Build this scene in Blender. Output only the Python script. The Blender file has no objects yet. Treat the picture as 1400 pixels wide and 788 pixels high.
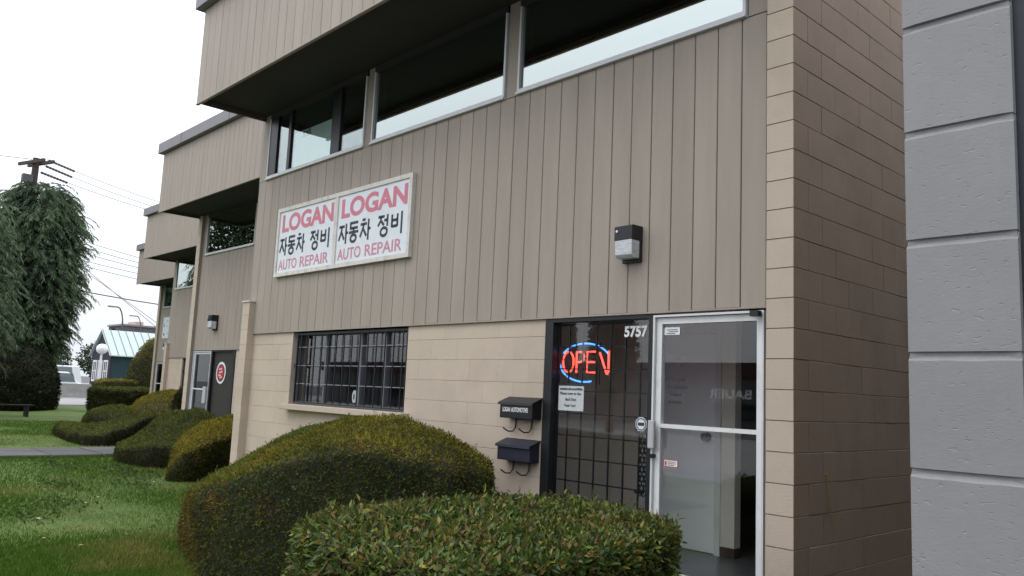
import bpy, bmesh, math, random
import numpy as np
from mathutils import Vector, Matrix

S = bpy.context.scene
COL = S.collection
PI = math.pi
G = -0.62                       # ground level; Z = 0 is a mortar joint of the block walls
C = 0.2032                      # concrete block course

# ------------------------------------------------------------------ camera
cam_d = bpy.data.cameras.new('camera')
cam = bpy.data.objects.new('camera', cam_d)
COL.objects.link(cam)
yaw, pitch, roll = 0.821566982, 0.128638953, 0.043948069
fw = Vector((-math.sin(yaw)*math.cos(pitch), math.cos(yaw)*math.cos(pitch), math.sin(pitch)))
ri = fw.cross(Vector((0, 0, 1))).normalized()
up = ri.cross(fw)
r2 = ri*math.cos(roll) + up*math.sin(roll)
u2 = -ri*math.sin(roll) + up*math.cos(roll)
M = Matrix((r2, u2, -fw)).transposed().to_4x4()
M.translation = Vector((2.66586, -5.02537, 0.90909))
cam.matrix_world = M
cam_d.sensor_width = 36.0
cam_d.lens = 36.0*1121.145/1400.0
cam_d.clip_start = 0.05
cam_d.clip_end = 3000.0
S.camera = cam

# ------------------------------------------------------------------ world, sun, exposure
SUN_EL, SUN_AZ = math.radians(55), math.radians(200)
w = bpy.data.worlds.new('World')
S.world = w
w.use_nodes = True
nt = w.node_tree
nt.nodes.clear()
sky = nt.nodes.new('ShaderNodeTexSky')
sky.sky_type = 'NISHITA'
sky.sun_disc = False
sky.sun_elevation = SUN_EL
sky.sun_rotation = SUN_AZ
sky.air_density = 1.0
sky.dust_density = 4.0
tc = nt.nodes.new('ShaderNodeTexCoord')
nz = nt.nodes.new('ShaderNodeTexNoise')
nz.inputs['Scale'].default_value = 2.2
nz.inputs['Detail'].default_value = 4
nt.links.new(tc.outputs['Generated'], nz.inputs['Vector'])
cr = nt.nodes.new('ShaderNodeValToRGB')          # the cloud deck: even white with faint grey
cr.color_ramp.elements[0].position = 0.3
cr.color_ramp.elements[0].color = (7.9, 8.3, 8.9, 1)
cr.color_ramp.elements[1].position = 0.7
cr.color_ramp.elements[1].color = (8.9, 9.2, 9.7, 1)
nt.links.new(nz.outputs['Fac'], cr.inputs['Fac'])
# an overcast sky is three times as bright overhead as at the horizon: (1 + 2 sin elevation) / 3
sx = nt.nodes.new('ShaderNodeSeparateXYZ')
nt.links.new(tc.outputs['Generated'], sx.inputs[0])
mz = nt.nodes.new('ShaderNodeMapRange')
mz.inputs['To Min'].default_value = 1.0
mz.inputs['To Max'].default_value = 3.3
nt.links.new(sx.outputs['Z'], mz.inputs['Value'])
sv = nt.nodes.new('ShaderNodeVectorMath'); sv.operation = 'SCALE'
nt.links.new(cr.outputs['Color'], sv.inputs[0])
nt.links.new(mz.outputs[0], sv.inputs['Scale'])
mx = nt.nodes.new('ShaderNodeMix')
mx.data_type = 'RGBA'
mx.inputs[0].default_value = 0.9
nt.links.new(sky.outputs['Color'], mx.inputs[6])
nt.links.new(sv.outputs[0], mx.inputs[7])
bg = nt.nodes.new('ShaderNodeBackground')
bg.inputs['Strength'].default_value = 0.12
nt.links.new(mx.outputs[2], bg.inputs['Color'])
wo = nt.nodes.new('ShaderNodeOutputWorld')
nt.links.new(bg.outputs[0], wo.inputs['Surface'])

sl = bpy.data.lights.new('sun', 'SUN')
sl.energy = 0.5
sl.angle = math.radians(25)
sl.color = (1.0, 0.97, 0.93)
so = bpy.data.objects.new('sun', sl)
COL.objects.link(so)
sd = Vector((math.sin(SUN_AZ)*math.cos(SUN_EL), math.cos(SUN_AZ)*math.cos(SUN_EL), math.sin(SUN_EL)))
so.rotation_euler = sd.to_track_quat('Z', 'Y').to_euler()
so.location = (0, -20, 30)

S.view_settings.view_transform = 'Standard'
S.view_settings.look = 'None'
S.view_settings.exposure = -0.12
S.view_settings.gamma = 1.0
S.cycles.max_bounces = 8
S.cycles.transparent_max_bounces = 16
S.cycles.caustics_reflective = False
S.cycles.caustics_refractive = False

# ------------------------------------------------------------------ materials
def mat(name, col, rough=0.7, var=0.12, scale=3.0, bump=0.0, bscale=60.0, metal=0.0, spec=0.35,
        stretch=(1, 1, 1), fine=0.0, emit=None, estr=0.0, piece=0.0, dirt=None, dscale=1.2, damt=0.0):
    m = bpy.data.materials.new(name)
    m.use_nodes = True
    t = m.node_tree
    b = t.nodes['Principled BSDF']
    b.inputs['Roughness'].default_value = rough
    b.inputs['Metallic'].default_value = metal
    b.inputs['Specular IOR Level'].default_value = spec
    geo = t.nodes.new('ShaderNodeNewGeometry')
    mp = t.nodes.new('ShaderNodeMapping')
    mp.inputs['Scale'].default_value = stretch
    t.links.new(geo.outputs['Position'], mp.inputs['Vector'])
    n = t.nodes.new('ShaderNodeTexNoise')
    n.inputs['Scale'].default_value = scale
    n.inputs['Detail'].default_value = 6
    n.inputs['Roughness'].default_value = 0.6
    t.links.new(mp.outputs[0], n.inputs['Vector'])
    mr = t.nodes.new('ShaderNodeMapRange')
    mr.inputs['From Min'].default_value = 0.25
    mr.inputs['From Max'].default_value = 0.75
    mr.inputs['To Min'].default_value = 1-var
    mr.inputs['To Max'].default_value = 1+var
    t.links.new(n.outputs['Fac'], mr.inputs['Value'])
    val = mr.outputs[0]
    if fine > 0:
        n3 = t.nodes.new('ShaderNodeTexNoise')
        n3.inputs['Scale'].default_value = bscale
        n3.inputs['Detail'].default_value = 3
        t.links.new(geo.outputs['Position'], n3.inputs['Vector'])
        mr3 = t.nodes.new('ShaderNodeMapRange')
        mr3.inputs['From Min'].default_value = 0.3
        mr3.inputs['From Max'].default_value = 0.7
        mr3.inputs['To Min'].default_value = 1-fine
        mr3.inputs['To Max'].default_value = 1+fine
        t.links.new(n3.outputs['Fac'], mr3.inputs['Value'])
        mm = t.nodes.new('ShaderNodeMath'); mm.operation = 'MULTIPLY'
        t.links.new(val, mm.inputs[0]); t.links.new(mr3.outputs[0], mm.inputs[1])
        val = mm.outputs[0]
    if piece > 0:
        oi = t.nodes.new('ShaderNodeObjectInfo')
        mr4 = t.nodes.new('ShaderNodeMapRange')
        mr4.inputs['To Min'].default_value = 1-piece
        mr4.inputs['To Max'].default_value = 1+piece
        t.links.new(oi.outputs['Random'], mr4.inputs['Value'])
        mm = t.nodes.new('ShaderNodeMath'); mm.operation = 'MULTIPLY'
        t.links.new(val, mm.inputs[0]); t.links.new(mr4.outputs[0], mm.inputs[1])
        val = mm.outputs[0]
    vm = t.nodes.new('ShaderNodeVectorMath'); vm.operation = 'SCALE'
    vm.inputs[0].default_value = col
    t.links.new(val, vm.inputs['Scale'])
    colout = vm.outputs[0]
    if dirt:
        nd = t.nodes.new('ShaderNodeTexNoise')
        nd.inputs['Scale'].default_value = dscale
        nd.inputs['Detail'].default_value = 8
        nd.inputs['Roughness'].default_value = 0.7
        t.links.new(mp.outputs[0], nd.inputs['Vector'])
        mrd = t.nodes.new('ShaderNodeMapRange')
        mrd.inputs['From Min'].default_value = 0.5
        mrd.inputs['From Max'].default_value = 0.72
        mrd.inputs['To Max'].default_value = damt
        t.links.new(nd.outputs['Fac'], mrd.inputs['Value'])
        mxd = t.nodes.new('ShaderNodeMix'); mxd.data_type = 'RGBA'
        t.links.new(mrd.outputs[0], mxd.inputs[0])
        t.links.new(colout, mxd.inputs[6])
        mxd.inputs[7].default_value = (*dirt, 1)
        colout = mxd.outputs[2]
    t.links.new(colout, b.inputs['Base Color'])
    if bump > 0:
        n2 = t.nodes.new('ShaderNodeTexNoise')
        n2.inputs['Scale'].default_value = bscale
        n2.inputs['Detail'].default_value = 5
        t.links.new(mp.outputs[0], n2.inputs['Vector'])
        bp = t.nodes.new('ShaderNodeBump')
        bp.inputs['Strength'].default_value = bump
        bp.inputs['Distance'].default_value = 0.01
        t.links.new(n2.outputs['Fac'], bp.inputs['Height'])
        t.links.new(bp.outputs[0], b.inputs['Normal'])
    if emit:
        b.inputs['Emission Color'].default_value = (*emit, 1)
        b.inputs['Emission Strength'].default_value = estr
    return m


def glass(name, base=0.0, gain=1.6, tint=(0.8, 0.84, 0.84), refl=(1, 1, 1)):
    m = bpy.data.materials.new(name)
    m.use_nodes = True
    t = m.node_tree
    t.nodes.remove(t.nodes['Principled BSDF'])
    out = t.nodes['Material Output']
    fr = t.nodes.new('ShaderNodeFresnel')
    fr.inputs['IOR'].default_value = 1.5
    ma = t.nodes.new('ShaderNodeMath'); ma.operation = 'MULTIPLY_ADD'
    ma.inputs[1].default_value = gain
    ma.inputs[2].default_value = base
    ma.use_clamp = True
    # front-face Fresnel whichever side is met
    geo = t.nodes.new('ShaderNodeNewGeometry')
    dot = t.nodes.new('ShaderNodeVectorMath'); dot.operation = 'DOT_PRODUCT'
    t.links.new(geo.outputs['Normal'], dot.inputs[0]); t.links.new(geo.outputs['Incoming'], dot.inputs[1])
    ab = t.nodes.new('ShaderNodeMath'); ab.operation = 'ABSOLUTE'
    t.links.new(dot.outputs['Value'], ab.inputs[0])
    om = t.nodes.new('ShaderNodeMath'); om.operation = 'SUBTRACT'; om.inputs[0].default_value = 1
    t.links.new(ab.outputs[0], om.inputs[1])
    pw = t.nodes.new('ShaderNodeMath'); pw.operation = 'POWER'; pw.inputs[1].default_value = 5
    t.links.new(om.outputs[0], pw.inputs[0])
    sc = t.nodes.new('ShaderNodeMath'); sc.operation = 'MULTIPLY_ADD'; sc.inputs[1].default_value = 0.96; sc.inputs[2].default_value = 0.04
    t.links.new(pw.outputs[0], sc.inputs[0])
    t.nodes.remove(fr)
    t.links.new(sc.outputs[0], ma.inputs[0])
    tr = t.nodes.new('ShaderNodeBsdfTransparent'); tr.inputs[0].default_value = (*tint, 1)
    gl = t.nodes.new('ShaderNodeBsdfGlossy'); gl.inputs['Roughness'].default_value = 0.01
    gl.inputs['Color'].default_value = (*refl, 1)
    mixs = t.nodes.new('ShaderNodeMixShader')
    t.links.new(ma.outputs[0], mixs.inputs[0])
    t.links.new(tr.outputs[0], mixs.inputs[1]); t.links.new(gl.outputs[0], mixs.inputs[2])
    t.links.new(mixs.outputs[0], out.inputs['Surface'])
    return m


def leafmat(name, rough=0.5, trans=0.25, spec=0.3):
    m = bpy.data.materials.new(name)
    m.use_nodes = True
    t = m.node_tree
    b = t.nodes['Principled BSDF']
    b.inputs['Roughness'].default_value = rough
    b.inputs['Specular IOR Level'].default_value = spec
    at = t.nodes.new('ShaderNodeAttribute'); at.attribute_name = 'tone'
    t.links.new(at.outputs['Color'], b.inputs['Base Color'])
    if trans > 0:
        out = t.nodes['Material Output']
        tl = t.nodes.new('ShaderNodeBsdfTranslucent')
        t.links.new(at.outputs['Color'], tl.inputs['Color'])
        ms = t.nodes.new('ShaderNodeMixShader'); ms.inputs[0].default_value = trans
        t.links.new(b.outputs[0], ms.inputs[1]); t.links.new(tl.outputs[0], ms.inputs[2])
        t.links.new(ms.outputs[0], out.inputs['Surface'])
    return m


MT = {}
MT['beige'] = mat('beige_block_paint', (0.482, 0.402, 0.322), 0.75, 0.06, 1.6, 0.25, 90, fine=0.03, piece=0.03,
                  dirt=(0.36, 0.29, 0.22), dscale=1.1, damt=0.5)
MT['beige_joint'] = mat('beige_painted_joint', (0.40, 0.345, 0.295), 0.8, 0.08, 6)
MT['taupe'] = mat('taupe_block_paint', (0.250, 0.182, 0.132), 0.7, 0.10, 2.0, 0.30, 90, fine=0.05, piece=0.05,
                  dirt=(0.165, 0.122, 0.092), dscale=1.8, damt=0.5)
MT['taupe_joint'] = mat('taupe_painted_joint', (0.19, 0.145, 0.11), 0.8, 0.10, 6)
MT['siding'] = mat('taupe_siding_paint', (0.318, 0.274, 0.230), 0.6, 0.09, 2.2, 0.18, 28, stretch=(3, 3, 0.35), piece=0.035,
                   dirt=(0.245, 0.205, 0.17), dscale=0.9, damt=0.45)
MT['groove'] = mat('dark_siding_groove', (0.10, 0.082, 0.070), 0.9)
MT['soffit'] = mat('shaded_brown_soffit', (0.032, 0.028, 0.030), 0.8, 0.1, 2, 0.2, 30)  # brown darkened so the colour carries the shade under the overhang
MT['coping'] = mat('grey_metal_coping', (0.20, 0.19, 0.205), 0.5, 0.08, 2)
MT['alu'] = mat('aluminium_frame', (0.60, 0.61, 0.62), 0.45, 0.06, 8, spec=0.5)
MT['dark_alu'] = mat('dull_dark_aluminium', (0.13, 0.135, 0.15), 0.5, 0.1, 8)
MT['white'] = mat('white_paint', (0.70, 0.70, 0.70), 0.45, 0.05, 5, dirt=(0.45, 0.42, 0.38), dscale=6, damt=0.4)
MT['black'] = mat('black_paint', (0.012, 0.012, 0.014), 0.4, 0.1, 5, spec=0.4)
MT['dark_navy'] = mat('dark_navy_paint', (0.020, 0.022, 0.034), 0.5, 0.1, 3)
MT['interior'] = mat('interior_wall_paint', (0.60, 0.60, 0.58), 0.8)
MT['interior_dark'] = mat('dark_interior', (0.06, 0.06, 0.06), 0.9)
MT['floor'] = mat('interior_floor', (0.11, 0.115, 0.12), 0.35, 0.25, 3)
MT['door_grey'] = mat('grey_white_door_paint', (0.82, 0.84, 0.86), 0.5, 0.03, 3)
MT['beige_in'] = mat('beige_interior_paint', (0.74, 0.70, 0.62), 0.8, 0.03, 3)
MT['glass'] = glass('clear_glass', 0.0, 1.3, (0.97, 0.98, 0.98))
MT['glass_coat'] = glass('reflective_glass', 0.34, 1.3, (0.35, 0.48, 0.50), (0.95, 1.0, 0.97))
MT['glass_mid'] = glass('lightly_coated_glass', 0.13, 1.3, (0.90, 0.97, 0.95), (0.93, 1.0, 1.0))
MT['glass_dark'] = glass('tinted_glass', 0.02, 1.0, (0.45, 0.5, 0.5))
MT['greyblock'] = None
MT['pink_red'] = mat('faded_red_vinyl', (0.58, 0.19, 0.25), 0.6, 0.12, 9)
MT['pink'] = mat('faded_pink_vinyl', (0.56, 0.24, 0.31), 0.6, 0.12, 9)
MT['slate'] = mat('dark_slate_vinyl', (0.035, 0.042, 0.055), 0.6, 0.1, 9)
MT['sign_white'] = mat('sign_panel_white', (0.68, 0.72, 0.76), 0.5, 0.04, 4, dirt=(0.5, 0.5, 0.5), dscale=5, damt=0.3)
MT['sign_frame'] = mat('aged_white_frame', (0.62, 0.59, 0.55), 0.6, 0.1, 6, dirt=(0.3, 0.25, 0.2), dscale=9, damt=0.6)
MT['paper'] = mat('white_paper', (0.72, 0.74, 0.74), 0.7, 0.03, 5)
MT['ink'] = mat('black_ink', (0.05, 0.05, 0.055), 0.7)
MT['red'] = mat('red_vinyl', (0.45, 0.04, 0.05), 0.5)
MT['neon_red'] = mat('red_neon_tube', (0.6, 0.05, 0.03), 0.3, emit=(1.0, 0.075, 0.05), estr=3.4)
MT['neon_blue'] = mat('blue_neon_tube', (0.05, 0.15, 0.6), 0.3, emit=(0.06, 0.30, 1.0), estr=2.6)
MT['panel_dark'] = mat('dark_brown_panel', (0.030, 0.026, 0.024), 0.45, 0.25, 3, stretch=(1, 1, 6))
MT['lens'] = mat('prismatic_lamp_lens', (0.55, 0.58, 0.60), 0.15, 0.3, 14, 0.8, 60, stretch=(1, 1, 4), spec=0.7)
MT['steel'] = mat('steel', (0.35, 0.35, 0.36), 0.35, 0.1, 10, metal=0.8)
MT['steel_dull'] = mat('dull_grey_metal', (0.42, 0.42, 0.43), 0.5, 0.1, 8)
MT['steel_mid'] = mat('galvanised_bar', (0.22, 0.22, 0.24), 0.5, 0.1, 10)
MT['chain'] = mat('dark_steel_chain', (0.05, 0.05, 0.055), 0.4, metal=0.5)
MT['concrete'] = mat('concrete', (0.20, 0.195, 0.185), 0.85, 0.15, 2.5, 0.25, 40, fine=0.08, piece=0.08)
MT['slab'] = mat('damp_paving_slab', (0.074, 0.072, 0.070), 0.7, 0.2, 2.5, 0.25, 40, fine=0.1, piece=0.15)
MT['asphalt'] = mat('asphalt', (0.085, 0.085, 0.09), 0.85, 0.2, 0.6, 0.3, 60, fine=0.2)
MT['road'] = mat('pale_worn_road', (0.24, 0.235, 0.235), 0.8, 0.15, 0.25, 0.1, 30)
MT['bark'] = mat('bark', (0.075, 0.055, 0.042), 0.9, 0.3, 8, 0.6, 20, stretch=(3, 3, 0.5))
MT['pole'] = mat('weathered_pole_wood', (0.06, 0.05, 0.045), 0.9, 0.2, 4, 0.3, 20)
MT['wire'] = mat('grey_wire', (0.10, 0.10, 0.11), 0.6)
MT['leaf'] = leafmat('leaf_small', 0.8, 0.2, 0.06)
MT['leaf_gloss'] = leafmat('leaf_glossy', 0.5, 0.25, 0.3)
MT['needle'] = leafmat('needle', 0.8, 0.2, 0.06)
MT['grassblade'] = leafmat('grass_blade', 0.6, 0.3, 0.15)
MT['hedge_core'] = mat('hedge_twigs', (0.022, 0.022, 0.012), 0.95, 0.4, 20, 0.6, 40)
MT['roof_green'] = mat('pale_green_metal_roof', (0.40, 0.50, 0.50), 0.45, 0.06, 1)
MT['house_dark'] = mat('dark_shingle_wall', (0.022, 0.022, 0.032), 0.85, 0.2, 4)
MT['house_teal'] = mat('dark_teal_wall', (0.012, 0.034, 0.040), 0.8, 0.12, 2)
MT['brick_grey'] = mat('grey_brick_base', (0.06, 0.06, 0.08), 0.9, 0.2, 9)
MT['globe'] = mat('white_globe', (0.80, 0.80, 0.82), 0.3, 0.02, 2)
MT['car_white'] = mat('white_car_paint', (0.62, 0.64, 0.66), 0.25, 0.02, 2, spec=0.5)
MT['tyre'] = mat('tyre_rubber', (0.02, 0.02, 0.02), 0.85)
MT['tower_w'] = mat('pale_render', (0.50, 0.52, 0.54), 0.8, 0.06, 0.05)
MT['tower_p'] = mat('pink_render', (0.50, 0.36, 0.35), 0.8, 0.05, 0.05)
MT['street_wall'] = mat('grey_render', (0.09, 0.088, 0.09), 0.85, 0.1, 0.4)
MT['street_red'] = mat('red_parapet', (0.055, 0.022, 0.022), 0.7, 0.1, 0.5)
MT['sign_grey'] = mat('pale_grey_letters', (0.88, 0.88, 0.90), 0.6)
MT['yellow'] = mat('yellow_cord', (0.28, 0.22, 0.05), 0.8)
MT['fallen'] = mat('pale_fallen_leaf', (0.36, 0.30, 0.19), 0.7, 0.2, 8, piece=0.3)
MT['bench'] = mat('dark_bench_wood', (0.018, 0.016, 0.014), 0.85, 0.2, 6)
MT['porcelain'] = mat('insulator', (0.10, 0.09, 0.09), 0.3)


def lawn_mat():
    m = mat('lawn_turf', (0.066, 0.110, 0.016), 0.9, 0.30, 1.1, 0.6, 35, fine=0.3,
            dirt=(0.13, 0.115, 0.035), dscale=0.55, damt=0.55)
    return m
MT['lawn'] = lawn_mat()


def grey_block_mat():
    m = mat('grey_block_paint', (0.222, 0.222, 0.220), 0.6, 0.09, 3.0, 0.0, 50, fine=0.02, piece=0.02)
    t = m.node_tree
    b = t.nodes['Principled BSDF']
    geo = t.nodes.new('ShaderNodeNewGeometry')
    mp = t.nodes.new('ShaderNodeMapping'); mp.inputs['Scale'].default_value = (1, 1, 2.2)
    t.links.new(geo.outputs['Position'], mp.inputs['Vector'])
    n1 = t.nodes.new('ShaderNodeTexNoise'); n1.inputs['Scale'].default_value = 110; n1.inputs['Detail'].default_value = 6
    t.links.new(mp.outputs[0], n1.inputs['Vector'])
    vo = t.nodes.new('ShaderNodeTexNoise'); vo.inputs['Scale'].default_value = 66; vo.inputs['Detail'].default_value = 2
    t.links.new(mp.outputs[0], vo.inputs['Vector'])
    r = t.nodes.new('ShaderNodeMapRange')                 # sparse pits
    r.inputs['From Min'].default_value = 0.27; r.inputs['From Max'].default_value = 0.34
    r.inputs['To Min'].default_value = -1.0; r.inputs['To Max'].default_value = 0.0
    t.links.new(vo.outputs['Fac'], r.inputs['Value'])
    ad = t.nodes.new('ShaderNodeMath'); ad.operation = 'MULTIPLY_ADD'; ad.inputs[1].default_value = 0.45
    t.links.new(n1.outputs['Fac'], ad.inputs[0]); t.links.new(r.outputs[0], ad.inputs[2])
    bp = t.nodes.new('ShaderNodeBump'); bp.inputs['Strength'].default_value = 0.42; bp.inputs['Distance'].default_value = 0.0018
    t.links.new(ad.outputs[0], bp.inputs['Height'])
    t.links.new(bp.outputs[0], b.inputs['Normal'])
    return m
MT['greyblock'] = grey_block_mat()

# ------------------------------------------------------------------ object helpers
def tag(o, label=None, cat=None, group=None, kind=None):
    if label: o['label'] = label
    if cat: o['category'] = cat
    if group: o['group'] = group
    if kind: o['kind'] = kind
    return o


def thing(name, loc, label, cat, group=None):
    o = bpy.data.objects.new(name, None)
    o.empty_display_size = 0.2
    o.location = loc
    COL.objects.link(o)
    return tag(o, label, cat, group)


def wloc(o):
    v = Vector((0, 0, 0))
    while o is not None:
        v += o.location
        o = o.parent
    return v


def link(name, me, parent=None, loc=None, kind=None):
    o = bpy.data.objects.new(name, me)
    COL.objects.link(o)
    if parent is not None:
        o.parent = parent
    if loc is not None:
        o.location = Vector(loc) - (wloc(parent) if parent is not None else Vector((0, 0, 0)))
    if kind:
        o['kind'] = kind
    return o


class MB:
    def __init__(s):
        s.v = []; s.f = []; s.mi = []
    def add(s, vs, fs, mi=0):
        k = len(s.v)
        s.v += [tuple(v) for v in vs]
        s.f += [tuple(i+k for i in f) for f in fs]
        s.mi += [mi]*len(fs)
        return s
    def box(s, x0, x1, y0, y1, z0, z1, mi=0):
        vs = [(x, y, z) for x in (x0, x1) for y in (y0, y1) for z in (z0, z1)]
        return s.add(vs, [(0, 1, 3, 2), (4, 6, 7, 5), (0, 4, 5, 1), (2, 3, 7, 6), (0, 2, 6, 4), (1, 5, 7, 3)], mi)
    def tube(s, pts, r, n=8, mi=0, cap=True):
        pts = [Vector(p) for p in pts]
        rs = r if isinstance(r, (list, tuple)) else [r]*len(pts)
        ring = []
        vs = []
        for i, q in enumerate(pts):
            d = (pts[min(i+1, len(pts)-1)] - pts[max(i-1, 0)])
            d = d.normalized() if d.length > 1e-9 else Vector((0, 0, 1))
            a = d.cross(Vector((0, 0, 1)) if abs(d.z) < .95 else Vector((1, 0, 0))).normalized()
            b = d.cross(a)
            vs += [q + (a*math.cos(2*PI*j/n) + b*math.sin(2*PI*j/n))*rs[i] for j in range(n)]
        fs = [(i*n+j, i*n+(j+1) % n, (i+1)*n+(j+1) % n, (i+1)*n+j) for i in range(len(pts)-1) for j in range(n)]
        if cap:
            fs += [tuple(range(n-1, -1, -1)), tuple((len(pts)-1)*n+j for j in range(n))]
        return s.add(vs, fs, mi)
    def lathe(s, cx, cy, prof, n=16, mi=0):
        vs = []
        for r, z in prof:
            vs += [(cx+r*math.cos(2*PI*j/n), cy+r*math.sin(2*PI*j/n), z) for j in range(n)]
        fs = [(i*n+j, i*n+(j+1) % n, (i+1)*n+(j+1) % n, (i+1)*n+j) for i in range(len(prof)-1) for j in range(n)]
        return s.add(vs, fs, mi)
    def prism(s, poly, axis, a0, a1, mi=0):
        n = len(poly)
        def P(u, v, a):
            return (a, u, v) if axis == 'x' else ((u, a, v) if axis == 'y' else (u, v, a))
        vs = [P(u, v, a0) for u, v in poly] + [P(u, v, a1) for u, v in poly]
        fs = [tuple(range(n-1, -1, -1)), tuple(range(n, 2*n))] + [(i, (i+1) % n, n+(i+1) % n, n+i) for i in range(n)]
        return s.add(vs, fs, mi)
    def stroke(s, pts, wd, y, th=0.003, mi=0):
        """flat strokes in the XZ plane, front face at y"""
        for k in range(len(pts)-1):
            a, b = Vector(pts[k]), Vector(pts[k+1])
            d = (b-a)
            if d.length < 1e-9: continue
            d.normalize()
            nrm = Vector((-d.y, d.x))*wd/2
            e = d*wd*0.0
            q = [a-e+nrm, a-e-nrm, b+e-nrm, b+e+nrm]
            s.prism([(v.x, v.y) for v in q], 'y', y, y+th + 0.0001*(k % 5), mi)
        return s
    def mesh(s, name, mats, origin=(0, 0, 0), bevel=0.0, smooth=False):
        me = bpy.data.meshes.new(name)
        ox, oy, oz = origin
        me.from_pydata([(x-ox, y-oy, z-oz) for x, y, z in s.v], [], s.f)
        for m in (mats if isinstance(mats, (list, tuple)) else [mats]):
            me.materials.append(m)
        me.polygons.foreach_set('material_index', s.mi)
        bm = bmesh.new(); bm.from_mesh(me)
        bmesh.ops.recalc_face_normals(bm, faces=bm.faces)
        if bevel > 0:
            bmesh.ops.bevel(bm, geom=bm.edges[:], offset=bevel, segments=1, affect='EDGES')
        bm.to_mesh(me); bm.free()
        if smooth:
            me.polygons.foreach_set('use_smooth', [True]*len(me.polygons))
        return me
    def build(s, name, mats, parent=None, bevel=0.0, smooth=False, kind=None, label=None):
        org = wloc(parent) if parent is not None else Vector((0, 0, 0))
        o = link(name, s.mesh(name, mats, org, bevel, smooth), parent)
        if kind: o['kind'] = kind
        if label: o['label'] = label
        return o


def np_mesh(name, V, F, mats, tone=None, smooth=False):
    """V (n,3), F (m,k) all faces alike; tone (n,3) point colours"""
    me = bpy.data.meshes.new(name)
    n, m, k = len(V), len(F), F.shape[1]
    me.vertices.add(n); me.vertices.foreach_set('co', np.ascontiguousarray(V, dtype=np.float32).ravel())
    me.loops.add(m*k); me.loops.foreach_set('vertex_index', np.ascontiguousarray(F, dtype=np.int32).ravel())
    me.polygons.add(m)
    me.polygons.foreach_set('loop_start', np.arange(0, m*k, k, dtype=np.int32))
    me.polygons.foreach_set('loop_total', np.full(m, k, dtype=np.int32))
    me.update(calc_edges=True)
    for q in (mats if isinstance(mats, (list, tuple)) else [mats]):
        me.materials.append(q)
    if tone is not None:
        a = me.attributes.new('tone', 'FLOAT_COLOR', 'POINT')
        a.data.foreach_set('color', np.ascontiguousarray(np.c_[tone, np.ones(n)], dtype=np.float32).ravel())
    if smooth:
        me.polygons.foreach_set('use_smooth', np.ones(m, dtype=bool))
    return me


def text_mesh(txt, height, mat_, bold=0.0, spacing=1.0, width=None, depth=0.002):
    cu = bpy.data.curves.new('lettering', 'FONT')
    cu.body = txt
    cu.size = 1.0
    cu.offset = bold
    cu.extrude = 0.02
    cu.space_character = spacing
    cu.resolution_u = 4
    o = bpy.data.objects.new('lettering', cu)
    COL.objects.link(o)
    dg = bpy.context.evaluated_depsgraph_get()
    me = bpy.data.meshes.new_from_object(o.evaluated_get(dg))
    bpy.data.objects.remove(o); bpy.data.curves.remove(cu)
    n = len(me.vertices)
    co = np.empty(n*3); me.vertices.foreach_get('co', co); co = co.reshape(n, 3)
    mn, mxx = co.min(0), co.max(0)
    sx = height/(mxx[1]-mn[1])
    sw = sx if width is None else width/(mxx[0]-mn[0])
    out = np.empty_like(co)
    out[:, 0] = (co[:, 0]-mn[0])*sw
    out[:, 2] = (co[:, 1]-mn[1])*sx
    out[:, 1] = -(co[:, 2]-mn[2])/(mxx[2]-mn[2])*depth
    me.vertices.foreach_set('co', out.ravel())
    me.materials.clear(); me.materials.append(mat_)
    me.update()
    return me


def put_text(txt, x, z, y, height, mat_, parent, bold=0.0, spacing=1.0, width=None, name='lettering'):
    """reads from -Y; lower left corner at (x, z), back on y"""
    return link(name, text_mesh(txt, height, mat_, bold, spacing, width), parent, (x, y, z))

# ------------------------------------------------------------------ foliage helpers
def surf_samples(me, n, rng):
    nv = len(me.vertices)
    co = np.empty(nv*3, dtype=np.float32); me.vertices.foreach_get('co', co); co = co.reshape(nv, 3)
    me.calc_loop_triangles()
    nt_ = len(me.loop_triangles)
    ti = np.empty(nt_*3, dtype=np.int32); me.loop_triangles.foreach_get('vertices', ti); ti = ti.reshape(nt_, 3)
    a, b, c = co[ti[:, 0]], co[ti[:, 1]], co[ti[:, 2]]
    cr_ = np.cross(b-a, c-a); ar = np.linalg.norm(cr_, axis=1)
    idx = rng.choice(nt_, n, p=ar/ar.sum())
    u, v = rng.random(n), rng.random(n)
    f = u+v > 1; u[f], v[f] = 1-u[f], 1-v[f]
    P = a[idx]+(b-a)[idx]*u[:, None]+(c-a)[idx]*v[:, None]
    N = cr_[idx]/np.maximum(ar[idx][:, None], 1e-9)
    return P, N, ar.sum()/2


def vnoise(P, scale, seed):
    """cheap smooth 3-D value noise 0..1"""
    r = np.random.default_rng(seed)
    tab = r.random((32, 32, 32))
    Q = P*scale + 100
    i = np.floor(Q).astype(int); f = Q-i; f = f*f*(3-2*f)
    out = 0
    for dx in (0, 1):
        for dy in (0, 1):
            for dz in (0, 1):
                wgt = (f[:, 0] if dx else 1-f[:, 0])*(f[:, 1] if dy else 1-f[:, 1])*(f[:, 2] if dz else 1-f[:, 2])
                out = out + wgt*tab[(i[:, 0]+dx) % 32, (i[:, 1]+dy) % 32, (i[:, 2]+dz) % 32]
    return out


def unit(v):
    return v/np.maximum(np.linalg.norm(v, axis=1), 1e-9)[:, None]


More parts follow.
